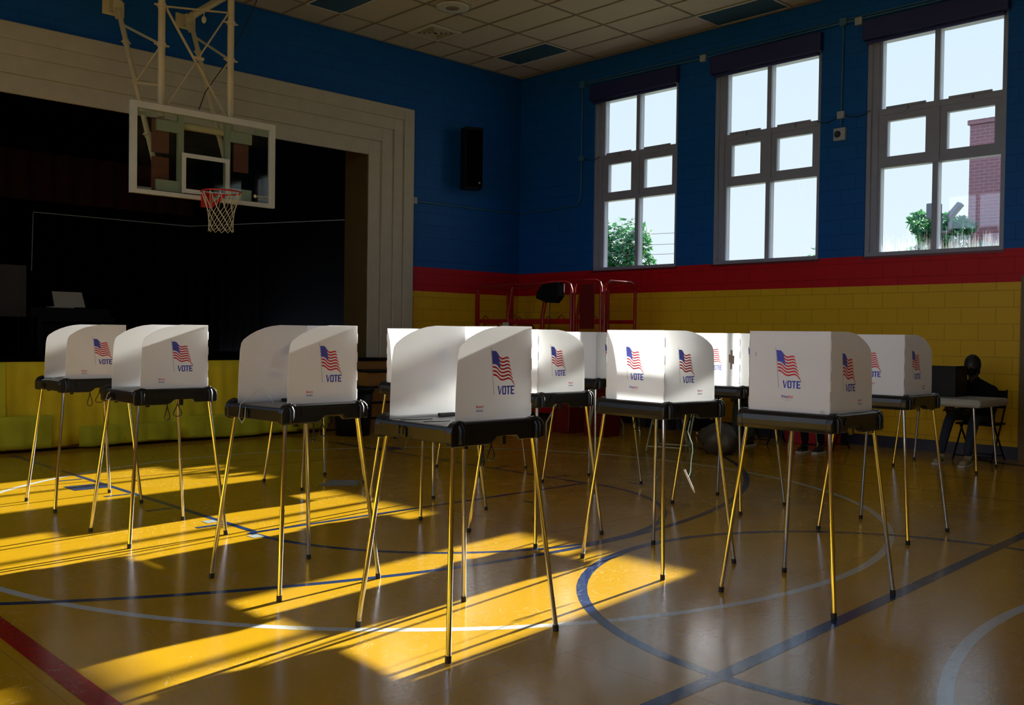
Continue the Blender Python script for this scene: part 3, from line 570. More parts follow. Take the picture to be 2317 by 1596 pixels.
pts = [Vector((-5.95, -1.4, H)), Vector((-6.35, -1.5, 5.25)), Vector((-6.62, -1.55, 4.75)), Vector((-6.90, -1.56, 4.33)), Vector((-6.98, -1.56, 4.1))]
g = MB(); g.tube([BL(*p_) for p_ in pts], .006, 6); g.build('winch_cable', MT['cord'], bb)

# ---------------------------------------------------------------- voting booths
PO, PO2 = .0003, .0005
def print_on(mb, fn, px, pz, side, lx=None, lz=None):
    R_, B_, G_, W_ = 1, 2, 3, 4
    def P(s, t):
        ax, az = .004 + (.111 - .004) * s, -.009 + (-.050 + .009) * s; bx, bz = .017 + (.150 - .017) * s, -.125 + (-.155 + .125) * s
        x = ax + (bx - ax) * t; z = az + (bz - az) * t
        z += .0088 * math.sin(2 * PI * (s * 1.35 - .03) + 1.6 * t) * min(1, s * 3 + .15) - .004 * s * t; x += .003 * math.sin(2 * PI * s * 1.4 + 2 * t) * s
        return px + x, pz + z
    n = 14
    for k in range(0, 13, 2):
        s0 = .43 if k < 7 else 0.0; vs = []; fs = []
        for i in range(n + 1):
            s = s0 + (1 - s0) * i / n
            a = P(s, k / 13); b = P(s, (k + 1) / 13); vs += [fn(a[0], a[1], PO), fn(b[0], b[1], PO)]
        for i in range(n): fs.append((2*i, 2*i+1, 2*i+3, 2*i+2))
        mb.add(vs, fs, R_)
    a, b = P(.97, 12 / 13), P(1, 1.0); mb.add([fn(*P(.9, 12/13), PO), fn(*P(.93, 1.0), PO), fn(px + .158, pz - .178, PO), fn(*P(1, .92), PO)], [(0, 1, 2, 3)], R_)
    vs = []; fs = []; m = 8
    for i in range(m + 1):
        for j in range(5): q = P(.43 * i / m, 7 / 13 * j / 4); vs.append(fn(q[0], q[1], PO))
    for i in range(m):
        for j in range(4): fs.append((i*5+j, i*5+j+1, (i+1)*5+j+1, (i+1)*5+j))
    mb.add(vs, fs, B_)
    for r in range(9):
        for c in range(6 if r % 2 == 0 else 5):
            q = P(.43 * ((c + .5 + (.5 if r % 2 else 0)) / 6), 7 / 13 * ((r + .7) / 9.4)); st = [(q[0] + (.0021 if t % 2 == 0 else PO2) * math.sin(t * PI / 5), q[1] + (.0021 if t % 2 == 0 else PO2) * math.cos(t * PI / 5)) for t in range(10)]
            mb.add([fn(u, v, PO2) for u, v in st], [tuple(range(10))], W_)
    mb.add([fn(px - .001, pz, PO), fn(px + .001, pz, PO), fn(px + .0235, pz - .212, PO), fn(px + .0205, pz - .212, PO)], [(0, 1, 2, 3)], G_)
    mb.add([fn(px + .003 * math.cos(t * PI / 3), pz + .003 * math.sin(t * PI / 3), PO) for t in range(6)], [tuple(range(6))], G_)
    # VOTE
    x0, z0, lw, lh = px + .045, pz - .212, .0245, .040
    def poly(pl, off): mb.add([fn(x0 + off + u * lw, z0 + v * lh, PO) for u, v in pl], [tuple(range(len(pl)))], B_)
    poly([(0, 1), (.34, 1), (.50, .30), (.42, 0)], 0); poly([(.42, 0), (.62, 0), (1.12, 1), (1.0, 1), (.50, .30)], 0)
    for pl in ([(0, .12), (.12, 0), (.30, .16), (.30, .84), (.12, 1), (0, .88)], [(.7, .16), (.88, 0), (1, .12), (1, .88), (.88, 1), (.7, .84)], [(.12, 0), (.88, 0), (.70, .16), (.30, .16)], [(.12, 1), (.30, .84), (.70, .84), (.88, 1)]): poly(pl, .0285)
    poly([(-.02, 1), (-.02, .84), (1.0, .84), (1.0, 1)], .055); poly([(.34, 0), (.66, 0), (.66, .84), (.34, .84)], .055)
    poly([(0, 0), (.34, 0), (.34, 1), (0, 1)], .082); poly([(.34, .84), (.98, .84), (.98, 1), (.34, 1)], .082); poly([(.34, .42), (.86, .42), (.86, .58), (.34, .58)], .082); poly([(.34, 0), (.98, 0), (.98, .16), (.34, .16)], .082)
    if side:
        place_text(mb, *T_VOTERS, fn, (lx, lz + .018, lx + .046, lz + .030), PO, R_); place_text(mb, *T_CHOICE, fn, (lx, lz, lx + .043, lz + .012), PO, B_)
        mb.add([fn(lx - .001, lz + .030, PO2), fn(lx + .006, lz + .018, PO2), fn(lx + .016, lz + .040, PO2), fn(lx + .007, lz + .023, PO2)], [(0, 1, 2, 3)], R_)
    else:
        place_text(mb, *T_PRINT, fn, (px + .040, pz - .265, px + .075, pz - .250), PO, B_); place_text(mb, *T_ELECT, fn, (px + .075, pz - .265, px + .108, pz - .247), PO, R_)
        place_text(mb, *T_S1, fn, (px + .040, pz - .2735, px + .108, pz - .2705), PO, G_); place_text(mb, *T_S2, fn, (px + .056, pz - .280, px + .092, pz - .277), PO, G_)
T_VOTERS = text_mesh("Voter's", .1, .2, .0025); T_CHOICE = text_mesh('choice', .1, .1, .002); T_PRINT = text_mesh('Print', .1, 0, .003); T_ELECT = text_mesh('elect', .1, .35, .001)
T_S1 = text_mesh('www.printelect.com', .1); T_S2 = text_mesh('800 232 4449', .1)
PM = [MT['panel'], MT['ink_r'], MT['ink_b'], MT['ink_g'], MT['ink_w']]
ZT, PH, PT = 1.0, .447, .0018
side_prof = [(0, 0), (.004, .16), (.012, .30), (.020, .340), (.034, .360), (.075, .388), (.12, .410), (.17, .428), (.22, .440), (.28, PH), (.47, PH)]
def tabs(x, n=4, up=True):
    o_ = []
    for k in range(n):
        z0 = .03 + k * .105; q = [(x, z0), (x + .004, z0 + .002), (x + .004, z0 + .055), (x, z0 + .057)]; o_ += q
    return o_
def make_booth():
    root = empty('voting_booth', (0, 0, 0))
    MB().box((-.262, -.245, .972), (.25, .245, ZT)).build('table_top', MT['top'], root)
    f = MB(); f.prism([(-.290, .925), (-.262, .925), (-.262, 1.0), (-.270, 1.004), (-.284, 1.0), (-.290, .985)], lambda u, v, d: (u, d, v), -.25, .25); fr = f.build('front_rail', MT['tray'], root, bevel=.004)
    f = MB(); f.box((-.298, .03, .935), (-.288, .10, .975)); f.box((-.302, .045, .945), (-.297, .055, .985)); f.box((-.302, .075, .945), (-.297, .085, .985)); f.build('latch', MT['tray'], fr)
    f = MB(); f.prism([(.240, .93), (.262, .918), (.280, .922), (.290, .94), (.291, .97), (.286, .995), (.274, 1.012), (.262, 1.018), (.246, 1.018), (.240, 1.01)], lambda u, v, d: (u, d, v), -.252, .252); f.build('back_rail', MT['tray'], root, bevel=.003)
    for s_ in (-1, 1):
        prof = [(-.292, .925), (-.285, .912), (-.06, .912), (-.035, .925), (-.015, .944), (.11, .944), (.125, .922), (.285, .922), (.292, .935), (.292, .975), (.284, 1.0), (.268, 1.016), (.25, 1.024), (.215, 1.024), (.205, 1.019), (-.205, 1.019), (-.215, 1.024), (-.25, 1.024), (-.268, 1.016), (-.284, 1.0), (-.292, .975)]
        f = MB(); f.prism(prof, lambda u, v, d: (u, s_ * d, v), .240, .284); sr = f.build('side_rail', MT['tray'], root, bevel=.009)
        f = MB()
        for x in (-.235, .235): f.tube([(x, s_ * .284, .925), (x, s_ * .286, .985), (x, s_ * .262, 1.018)], .017, 8)
        f.prism([(-.17, .955), (.15, .955), (.17, .97), (.15, 1.0), (-.17, 1.0)], lambda u, v, d: (u, s_ * d, v), .28, .289); f.box((.03, s_ * .25, .905), (.05, s_ * .27, .945)); f.box((-.20, s_ * .25, .900), (-.18, s_ * .27, .925))
        f.build('rib', MT['tray'], sr)
    for sx_ in (-1, 1):
        for sy_ in (-1, 1):
            t_ = Vector((sx_ * .243, sy_ * .243, .95)); b_ = Vector((sx_ * .334, sy_ * .334, .012)); m_ = t_.lerp(b_, .52)
            lg = MB().tube([t_, m_], .0108, 12).tube([m_, b_], .0122, 12).tube([m_ + (t_ - m_).normalized() * .006, m_ - (t_ - m_).normalized() * .004], .0132, 12).build('leg', MT['chrome'], root)
            MB().tube([b_ + (t_ - b_).normalized() * .018, (b_.x, b_.y, 0.0)], .0145, 12).build('foot_cap', MT['rubber'], lg)
    xo, xb_ = -.232, .238
    f = MB(); prof = side_prof[:-1] + [(.47, PH)] + tabs(.47)[::-1] + [(.47, 0)]
    f.prism(prof, lambda u, v, d: (xo + u, -.240 + d, ZT + v), 0, PT); print_on(f, lambda u, v, d: (xo + u, -.240 - d, ZT + v), .209, .343, True, .122, .057); f.build('side_panel', PM, root, fix=False)
    f = MB(); f.prism(prof, lambda u, v, d: (xo + u, .240 - d, ZT + v), 0, PT); print_on(f, lambda u, v, d: (xb_ - u, .240 + d, ZT + v), .120, .343, True, .305, .057); f.build('side_panel', PM, root, fix=False)
    f = MB(); prof = [(0, 0), (0, PH), (.48, PH)] + tabs(.48)[::-1] + [(.48, 0)]
    f.prism(prof, lambda u, v, d: (xb_ - d, -.24 + u, ZT + v), 0, PT); print_on(f, lambda u, v, d: (xb_ + d, -.24 + u, ZT + v), .161, .355, False); f.build('back_panel', PM, root, fix=False)
    MB().box((.03, .18, ZT), (.13, .20, ZT + .018)).build('pen_holder', MT['tray'], root, bevel=.003)
    f = MB()
    def loop(x, y, wd, ln, z=.93): f.tube([(x + wd * math.sin(t * PI / 8) * (math.sin(t * PI / 16)), y + .02 * math.sin(t * PI / 8), z - ln * math.sin(t * PI / 16)) for t in range(17)], .0032, 6)
    loop(-.03, -.2, .035, .13); loop(.06, -.16, .05, .11); f.build('cable_loop', MT['cord'], root)
    return root
proto = make_booth()
booths = [  # x, y, rotation, label
 (-9.33, -9.21, 0, 'nearest white voting booth at front centre, one edge of its panel in sun'),
 (-9.41, -7.885, 4, 'white voting booth in shade before the stage steps, third booth from the left'),
 (-9.48, -6.205, 0, 'white voting booth second from the left, overlapping the leftmost one'),
 (-9.425, -4.66, 0, 'leftmost white voting booth, before the yellow stage skirt'),
 (-7.465, -10.0, 180, 'large shaded voting booth at front right showing two printed flags'),
 (-7.475, -8.98, 176, 'sunlit voting booth right of centre with a white pen dangling beneath'),
 (-7.475, -7.895, 180, 'glowing voting booth directly behind the right side of the nearest booth'),
 (-7.47, -6.67, 180, 'brightly sunlit voting booth mostly hidden behind the nearest booth, its left edge showing'),
 (-7.43, -4.93, 180, 'voting booth whose panels hide behind the third booth from the left'),
 (-5.445, -9.49, 180, 'rightmost voting booth, before the seated person at the wall'),
 (-5.385, -8.12, 180, 'sunlit voting booth with a brown tape mark, between the two right front booths'),
 (-5.40, -6.60, 180, 'far voting booth glimpsed left of the booth with the dangling pen'),
 (-5.53, -5.16, 180, 'farthest voting booth, only its legs seen beneath the nearest booth')]
BO = []
for i, (x, y, r, lb) in enumerate(booths):
    o = proto if i == 0 else copy_tree(proto)
    o.location = (x, y, 0); o.rotation_euler = (0, 0, math.radians(r)); tag(o, lb, 'voting booth', 'voting booths standing on the gym floor'); BO.append(o)
tp = MB(); fnb = lambda u, v, d: (.238 + d, -.24 + u, ZT + v)
tp.add([fnb(u, v, .0012) for u, v in ((.375, .27), (.378, .275), (.430, .263), (.428, .20), (.424, .195), (.377, .21))], [(0, 5, 4, 3, 2, 1)]); tp.add([fnb(u, v, .0010) for u, v in ((.392, .31), (.412, .31), (.410, .155), (.392, .155))], [(0, 3, 2, 1)])
tp.build('tape_mark', mat('brown_tape', (.30, .24, .18), .6), BO[10], fix=False)
mk = MB(); mk.add([(.2385 + .0006, -.24 + u, ZT + v) for u, v in ((.036, .330), (.040, .335), (.046, .31), (.041, .308))], [(0, 3, 2, 1)])
mk.add([(.2386, -.24 + .44 + .016 * math.cos(t * PI / 8), ZT + .022 + .016 * math.sin(t * PI / 8)) for t in range(16)], [tuple(range(16))]); mk.build('scuff_mark', mat('scuff', (.55, .52, .49), .6), BO[4], fix=False)
# strings on the booth tables
def string(i, pts, nm='pen_string', m='string'):
    MB().tube([Vector(p_) for p_ in pts], .0022, 5).build(nm, MT[m], BO[i])
string(0, [(-.10, .08, 1.004), (-.18, .06, 1.006), (-.27, .10, 1.006), (-.296, .09, .98), (-.30, .08, .90), (-.30, .04, .87), (-.30, .02, .92), (-.30, .0, .94)], m='cord')
string(0, [(-.10, -.05, 1.004), (-.18, -.09, 1.008), (-.25, -.04, 1.006)], m='cord')
string(1, [(-.12, .05, 1.004), (-.15, .11, 1.09), (-.16, .13, 1.10), (-.18, .17, 1.05), (-.25, .13, 1.02), (-.29, .12, 1.0), (-.305, .11, .93), (-.305, .08, .90), (-.305, .05, .93), (-.30, .05, .99)])
string(2, [(-.1, .10, 1.004), (-.2, .02, 1.01), (-.27, .10, 1.01), (-.30, .13, .97), (-.305, .15, .93), (-.305, .11, .93), (-.30, .07, .95), (-.305, .10, .92)])
string(3, [(-.1, .13, 1.006), (-.18, .02, 1.02), (-.24, .08, 1.01), (-.15, .0, 1.03), (-.26, -.02, 1.006), (-.29, .1, 1.0)])
bx5, by5 = -7.475, -8.98
pn = tag(empty('ballot_pen', (bx5 + .16, by5 - .12, .50)), 'white pen dangling on a pale cord beneath the sunlit booth right of centre', 'pen')
MB().tube([(-.035, .018, .075), (.02, -.008, -.045)], .0065, 10).build('pen_barrel', MT['pen'], pn); MB().tube([(.02, -.008, -.045), (.034, -.014, -.075)], [.0058, .0015], 10).build('pen_tip', MT['pen'], pn)
MB().tube([(-.012, .0, .03), (.006, 0, .06), (.010, .0, .13), (.0245, 0, .19), (.018, 0, .235), (-.012, .0, .28), (-.03, 0, .315), (-.012, 0, .37), (.008, 0, .425), (0, 0, .45), (-.01, 0, .470)], .0030, 6).build('cord', mat('pale_cyan_cord', (.45, .70, .68), .5), pn)

# ---------------------------------------------------------------- scissor lift in the corner
lf = tag(empty('scissor_lift', (-1.05, -1.9, 0)), 'red scissor lift with guard rails parked in the corner behind the booths', 'scissor lift')
def rail_loop(y0, y1, x, z0, z1, r=.022, ax='y', cr=.12):
    pts = [(y0, z0), (y0, z1 - cr), (y0 + cr * .3, z1 - cr * .3), (y0 + cr, z1), (y1 - cr, z1), (y1 - cr * .3, z1 - cr * .3), (y1, z1 - cr), (y1, z0)]
    return [((x, a, z) if ax == 'y' else (a, x, z)) for a, z in pts]
zt, z0 = 2.24, 1.15
for x in (-.40, .40):
    g = MB(); g.tube(rail_loop(-.76, 1.43, x, z0, zt), .024, 8); g.bar((x, -.76, 1.64), (x, 1.43, 1.64), .03, .07); g.bar((x, 1.40, z0), (x, 1.40, 2.2), .03, .07)
    for y in (.65, -.15): g.tube([(x, y, z0), (x, y, 1.72), (x, y - .05, 1.95), (x, y - .10, 2.2)], .028, 8)
    g.tube([(x, 1.3, 1.50), (x, 1.2, 1.60), (x, .9, 1.60), (x, .8, 1.50), (x, .8, 1.2)], .02, 6)
    for y in (1.2, .5, -.55): g.tube([(x, y - .09, 1.66), (x, y, 1.74), (x, y + .09, 1.66)], .008, 6)
    g.build('guard_rail', MT['red'], lf)
    g = MB(); g.tube(rail_loop(-1.36, -.82, x, z0, zt + .01, cr=.10), .022, 8); g.bar((x, -1.36, 1.64), (x, -.82, 1.64), .03, .06); g.build('gate_rail', MT['red'], lf)
g = MB(); g.tube(rail_loop(-.36, .36, -1.40, z0, zt, ax='x'), .022, 8); g.tube(rail_loop(-.36, .36, 1.46, z0, zt, ax='x'), .022, 8); g.build('end_rail', MT['red'], lf)
MB().box((-.42, -1.24, 1.52), (-.405, -.95, 2.20)).build('gate_panel', MT['dred'], lf)
MB().box((-.42, -1.43, 1.08), (.42, 1.49, 1.16)).build('platform', MT['red'], lf, bevel=.01)
g = MB()
for x in (-.30, .30):
    for k in range(4):
        za, zb = .55 + .13 * k, .55 + .13 * (k + 1); g.bar((x, -.95, za), (x, .95, zb), .04, .07); g.bar((x + .05, -.95, zb), (x + .05, .95, za), .04, .07)
g.build('scissor_arm', MT['red'], lf)
MB().box((-.38, -1.1, .18), (.38, 1.1, .55)).build('chassis', MT['red'], lf, bevel=.02)
for x in (-.40, .40):
    for y in (-.8, .8): MB().tube([(x - .06, y, .16), (x + .06, y, .16)], .16, 20).build('wheel', MT['rubber'], lf)
MB().prism([(-.26, 2.02), (-.26, 2.24), (.10, 2.22), (.22, 2.10), (.24, 2.0), (.02, 1.93), (-.16, 1.92)], lambda u, v, d: (d, u - .32, v), -.50, -.36).build('control_box', MT['dark'], lf, bevel=.012)
g = MB(); g.tube([(-.45, -.36, 1.95), (-.46, -.36, 1.85), (-.44, -.34, 1.62)], .007, 6); g.tube([(-.45 + .018 * math.cos(t * .9), -.34 + .018 * math.sin(t * .9), 1.62 - t * .006) for t in range(70)], .005, 5); g.build('coiled_cable', MT['cord'], lf)
tag(MB().box((-1.502, -1.32, 1.50), (-1.492, -1.18, 1.62)).build('warning_sticker', MT['paper']), 'small pale notice tag fixed on the lift rail', 'tag')

# ---------------------------------------------------------------- people
def skin_body(name, nodes, edges, m, parent, sub=2, rootn=0, smooth=True):
    me = bpy.data.meshes.new(name); me.from_pydata([n[0] for n in nodes], edges, []); o = bpy.data.objects.new(name, me); COL.objects.link(o)
    me.materials.append(m)
    md = o.modifiers.new('skin', 'SKIN'); 
    for i, n in enumerate(nodes):
        sv = me.skin_vertices[0].data[i]; r = n[1]; sv.radius = (r, r) if not isinstance(r, tuple) else r; sv.use_root = (i == rootn)
    md.use_smooth_shade = True; md.branch_smoothing = .6
    sb = o.modifiers.new('sub', 'SUBSURF'); sb.levels = sub; sb.render_levels = sub
    dg = bpy.context.evaluated_depsgraph_get(); me2 = bpy.data.meshes.new_from_object(o.evaluated_get(dg))
    o.modifiers.clear(); o.data = me2; me2.name = name; bpy.data.meshes.remove(me); o.parent = parent
    return o
def ensure_skin(me):
    if not me.skin_vertices:
        pass
def hand(mb, c, d, upv, sc=1.0, lat=1):
    c = Vector(c); d = Vector(d).normalized(); upv = Vector(upv).normalized(); sd = d.cross(upv).normalized() * lat
    mb.obox(c + d * .045 * sc, (d, sd, upv), (.045 * sc, .038 * sc, .014 * sc))
    for k, ln in enumerate((.066, .074, .070, .055)):
        b = c + d * .088 * sc + sd * (-.029 + .0195 * k) * sc; m_ = b + d * ln * .5 * sc - upv * .008 * sc; e_ = b + d * ln * .88 * sc - upv * .030 * sc
        mb.tube([b - d * .01, m_, e_], [.0088 * sc, .0082 * sc, .0065 * sc], 7)
    b = c + d * .02 * sc - sd * .036 * sc; mb.tube([b, b + d * .03 - sd * .025 - upv * .006, b + d * .055 - sd * .028 - upv * .02], [.0105, .0095, .0075], 7)
def seated_person(label, hx, hy, faced, seat, feet, trouser, top, group=None, lean=.12, shoes='shoe', drop=0.0):
    """hx,hy hip centre; local +x is the way the person faces"""
    r = tag(empty('person', (hx, hy, 0), faced), label, 'person', group)
    zs = seat + .10; sh = zs + .44 - drop; lx = lean
    V = Vector
    nodes = [(V((0, 0, zs + .02)), (.185, .15)), (V((.0 + lx * .3, 0, zs + .16)), (.185, .145)), (V((lx * .75, 0, zs + .34 - drop * .7)), (.20, .145)), (V((lx, 0, sh)), (.10, .085)), (V((lx * 1.15 + .01, 0, sh + .07)), .058), (V((lx * 1.25 + .02, 0, sh + .115)), .056)]
    edges = [(0, 1), (1, 2), (2, 3), (3, 4), (4, 5)]
    hands = []
    for s_ in (-1, 1):
        k = len(nodes); sx_ = V((lx * .95, s_ * .165, sh - .03)); el = V((lx + .12, s_ * .235, sh - .30)); wr_ = V((lx + .36, s_ * .13, sh - .27)); 
        nodes += [(sx_, .082), (V((lx + .03, s_ * .225, sh - .14)), .068), (el, .057), (el.lerp(wr_, .5), .048), (wr_, .036)]; edges += [(3, k), (k, k+1), (k+1, k+2), (k+2, k+3), (k+3, k+4)]; hands.append((wr_, s_))
    skin_body('torso', nodes, edges, MT[top], r)
    ln = [(V((-.02, 0, zs)), (.13, .12))]; le = []
    for s_, (fx, fy) in zip((-1, 1), feet):
        k = len(ln); kn = V((.42, s_ * .13 * .6 + fy * .4, seat + .08))
        ln += [(V((.05, s_ * .09, zs - .01)), .095), (V((.22, (s_ * .10 + kn.y) / 2, zs)), .085), (kn, .062), (V(((kn.x + fx) / 2 + .01, (kn.y + fy) / 2, (kn.z + .1) / 2 + .03)), .056), (V((fx, fy, .11)), .046)]; le += [(0, k), (k, k+1), (k+1, k+2), (k+2, k+3), (k+3, k+4)]
    skin_body('trousers', ln, le, MT[trouser], r)
    for s_, (fx, fy) in zip((-1, 1), feet):
        o_ = skin_body('shoe', [(V((fx - .04, fy, .055)), (.040, .045)), (V((fx + .06, fy, .05)), (.044, .038)), (V((fx + .15, fy, .036)), (.042, .028)), (V((fx, fy, .11)), .042)], [(0, 1), (1, 2), (0, 3)], MT[shoes], r)
        MB().prism([(-.085, -.03), (-.06, -.042), (.08, -.046), (.17, -.04), (.20, -.01), (.20, .012), (.17, .04), (.06, .046), (-.06, .042), (-.085, .03)], lambda u, v, d: (fx + u, fy + v, d), 0, .024).build('sole', MT['sole'], o_, bevel=.004)
    hp = V((lx * 1.3 + .04, 0, sh + .22)); h = MB(); h.ball((hp.x, 0, hp.z), .088, 16, sc=(1.04, .86, 1.28)); h.tube([(lx * 1.2, 0, sh + .05), (lx * 1.28 + .02, 0, sh + .16)], .052, 12)
    h.ball((hp.x + .035, 0, hp.z - .075), .05, 12, sc=(1, .95, .8))
    h.ball((hp.x + .098, 0, hp.z - .012), .016, 8, sc=(1, .8, 1.5))
    for s_ in (-1, 1): h.ball((hp.x - .005, s_ * .079, hp.z), .022, 8, sc=(.8, .35, 1.4)); h.ball((hp.x + .078, s_ * .03, hp.z + .018), .011, 8, sc=(.6, 1, .7))
    h.ball((hp.x + .083, 0, hp.z - .052), .018, 8, sc=(.5, 1.2, .35)); 
    h.build('head', MT['skin'], r)
    for wr_, s_ in hands:
        h = MB(); hand(h, wr_, (1, -s_ * .35, -.12), (0, 0, 1), 1.0, s_); h.build('hand', MT['skin'], r)
    MB().ball((hp.x + .045, 0, hp.z - .055), .062, 14, sc=(1, 1.12, .85)).build('silhouette_mask', MT['cloth_d'], r)  # dark mask added to keep the face in shaded silhouette
    MB().ball((hp.x - .012, 0, hp.z + .020), .098, 16, sc=(1.02, .92, 1.22)).ball((hp.x - .06, 0, hp.z - .05), .07, 12, sc=(.8, 1, 1.1)).build('hair', MT['hair'], r)
    return r
def folding_chair(x, y, rz, label, m='dark'):
    r = tag(empty('folding_chair', (x, y, 0), rz), label, 'chair')
    MB().box((-.21, -.21, .43), (.20, .21, .455)).build('seat', MT['dark'], r, bevel=.008)
    MB().prism([(-.20, .62), (.20, .62), (.19, .83), (-.19, .83)], lambda u, v, d: (-.235 - (v - .62) * .15 + d, u, v), -.012, .012).build('backrest', MT['dark'], r, bevel=.006)
    for s_ in (-1, 1):
        MB().tube([(.24, s_ * .215, .012), (-.05, s_ * .215, .44), (-.235, s_ * .205, .72), (-.27, s_ * .195, .84)], .011, 8).build('leg', MT[m], r); MB().tube([(-.26, s_ * .19, .012), (.10, s_ * .19, .43)], .011, 8).build('leg', MT[m], r)
    MB().tube([(.20, -.215, .07), (.20, .215, .07)], .008, 8).tube([(-.22, -.19, .06), (-.22, .19, .06)], .008, 8).build('stretcher', MT[m], r)
    return r
ctx_people = []
folding_chair(-.50, -8.36, PI, 'black folding chair under the seated person at the right wall')
seated_person('dark-clothed person sitting at the grey table by the yellow wall', -.52, -8.34, PI, .46, [(.60, -.18), (.62, .12)], 'jean', 'cloth_d', lean=.13, drop=.10)
# table in front of that person
tb = tag(empty('small_table', (-1.35, -8.32, 0)), 'grey plastic-topped table with splayed chrome legs at the right wall', 'table')
MB().box((-.42, -.50, .70), (.42, .50, .785)).build('table_top', MT['tgrey'], tb, bevel=.03)
for (x, y) in ((-.45, .41), (.33, .51), (-.35, -.45), (.42, -.38)):
    lg = MB().tube([(x * .86, y * .86, .71), (x, y, .01)], .012, 10).build('leg', MT['chrome'], tb); MB().tube([(x, y, 0), (x * .995, y * .995, .03)], .015, 10).build('foot_cap', MT['rubber'], lg)
mo = tag(empty('ballot_screen', (-1.28, -8.20, .785)), 'black boxy privacy screen on the grey table hiding the seated person', 'privacy screen')
MB().box((-.08, -.20, 0.0), (-.05, .34, .345)).box((-.05, .31, 0), (.26, .34, .345)).box((-.05, -.20, 0), (.26, -.17, .345)).build('screen_body', MT['dark'], mo, bevel=.004)
ws = tag(empty('wire_easel', (-1.60, -8.12, .785)), 'small bent wire easel on the front edge of the grey table', 'easel')
MB().tube([(0, .05, .003), (-.02, -.06, .003), (.02, -.02, .04), (0, -.04, .15), (.0, -.05, .17)], .003, 6).tube([(0, .06, .06), (0, .10, .16)], .003, 6).build('wire', MT['chrome'], ws); MB().box((-.005, -.03, .09), (.0, .09, .12)).build('card', MT['jbox'], ws)

# long check-in table behind the booths with people seated
lt = tag(empty('folding_table', (-1.55, -5.95, 0)), 'long white folding table behind the taped and right front booths', 'table')
MB().box((-.38, -.92, .70), (.38, .92, .735)).build('table_top', MT['bwhite'], lt, bevel=.008)
for y in (-.72, .72):
    for x in (-.28, .28): MB().tube([(x * .8, y, .70), (x * .9, y, .45), (x * 1.25, y, .12), (x * 1.25, y, 0.0)], .014, 8).build('leg', MT['zinc'], lt)
tag(MB().box((-1.90, -6.82, .736), (-1.2, -5.08, .744)).build('table_cloth', MT['redcloth'], bevel=.002), 'red cloth laid flat on the long white folding table', 'tablecloth')
folding_chair(-.90, -5.70, PI, 'dark folding chair behind the left end of the long folding table')
folding_chair(-.90, -6.62, PI, 'dark folding chair behind the right end of the long folding table')
seated_person('person in olive trousers seated at the long folding table', -.92, -5.70, PI, .46, [(.44, -.12), (.42, .10)], 'olive', 'cloth_d', lean=.06, shoes='hair', drop=.12)
seated_person('person in dark trousers and white-soled shoes seated behind the right front booth', -.92, -6.62, PI, .46, [(.50, .0), (.42, .17)], 'cloth_d', 'cloth_d', lean=.06, shoes='hair', drop=.12)
rb = tag(empty('red_crate', (-.40, -6.16, 0)), 'red crate with a pale label on the floor beside the seated legs', 'crate')
MB().prism([(-.30, .0), (.30, .0), (.33, .38), (-.33, .38)], lambda u, v, d: (d, u, v), -.2, .2).build('crate_body', MT['redcloth'], rb, bevel=.01); MB().box((-.21, -.02, .18), (-.201, .14, .28)).build('label', MT['paper'], rb)
# second table with black cloth, red bins, bag and bottle
t2 = tag(empty('folding_table', (-1.95, -3.42, 0)), 'far folding table with bent grey legs behind the glowing booth', 'table')
MB().box((-.36, -.55, .70), (.36, .55, .735)).build('table_top', MT['bwhite'], t2, bevel=.008)
for y in (-.42, .42):
    for x in (-.28, .28): MB().tube([(x * .6, y * .7, .70), (x * .7, y * .8, .48), (x * 1.3, y, .14), (x * 1.3, y, 0.0)], .014, 8).build('leg', MT['zinc'], t2)
def drape(x0, x1, y0, y1, zt_, zb_, m, name, lab):
    c = MB(); n = 60; per = [(x0, y0), (x1, y0), (x1, y1), (x0, y1), (x0, y0)]; L_ = []
    for (a, b) in zip(per[:-1], per[1:]):
        for k in range(n // 4): t = k / (n // 4); L_.append((a[0] + (b[0]-a[0]) * t, a[1] + (b[1]-a[1]) * t))
    cx_, cy_ = (x0+x1)/2, (y0+y1)/2; N_ = len(L_); vs = [(x, y, zt_) for x, y in L_]
    for k, (x, y) in enumerate(L_): w__ = 1 + .03 * math.sin(k * 1.9) + .02; vs.append((cx_ + (x - cx_) * w__, cy_ + (y - cy_) * w__, zb_ + .01 * math.sin(k)))
    c.add(vs, [tuple(range(N_))] + [(k, (k+1) % N_, N_ + (k+1) % N_, N_ + k) for k in range(N_)], 0); return tag(c.build(name, m), lab, 'tablecloth')
t3 = tag(empty('folding_table', (-1.25, -4.50, 0)), 'folding table under a black cloth behind the booth with the dangling pen', 'table')
MB().box((-.36, -.48, .70), (.36, .48, .735)).build('table_top', MT['bwhite'], t3, bevel=.008)
for y in (-.4, .4):
    for x in (-.28, .28): MB().tube([(x, y, .70), (x, y, 0.0)], .014, 8).build('leg', MT['zinc'], t3)
drape(-1.62, -.88, -4.99, -4.01, .738, .14, MT['dark'], 'table_cloth', 'black cloth draped over a folding table behind the booths')
for (x, y, s_, lb) in ((-2.0, -3.15, .16, 'red plastic bin left of the pair under the far folding table'), (-1.95, -3.75, .18, 'red plastic bin right of the pair under the far folding table')):
    b_ = tag(empty('plastic_bin', (x, y, 0)), lb, 'bin', 'red bins under the far table'); MB().prism([(-s_, 0), (s_, 0), (s_ * 1.12, .42), (-s_ * 1.12, .42)], lambda u, v, d: (d, u, v), -.18, .18).build('bin_body', MT['dred'], b_, bevel=.01); MB().box((-.2, -s_ * 1.16, .42), (.2, s_ * 1.16, .45)).build('bin_lid', MT['redcloth'], b_, bevel=.006)
folding_chair(-2.72, -5.50, math.radians(200), 'metal folding chair behind the booth with the dangling pen', 'zinc')
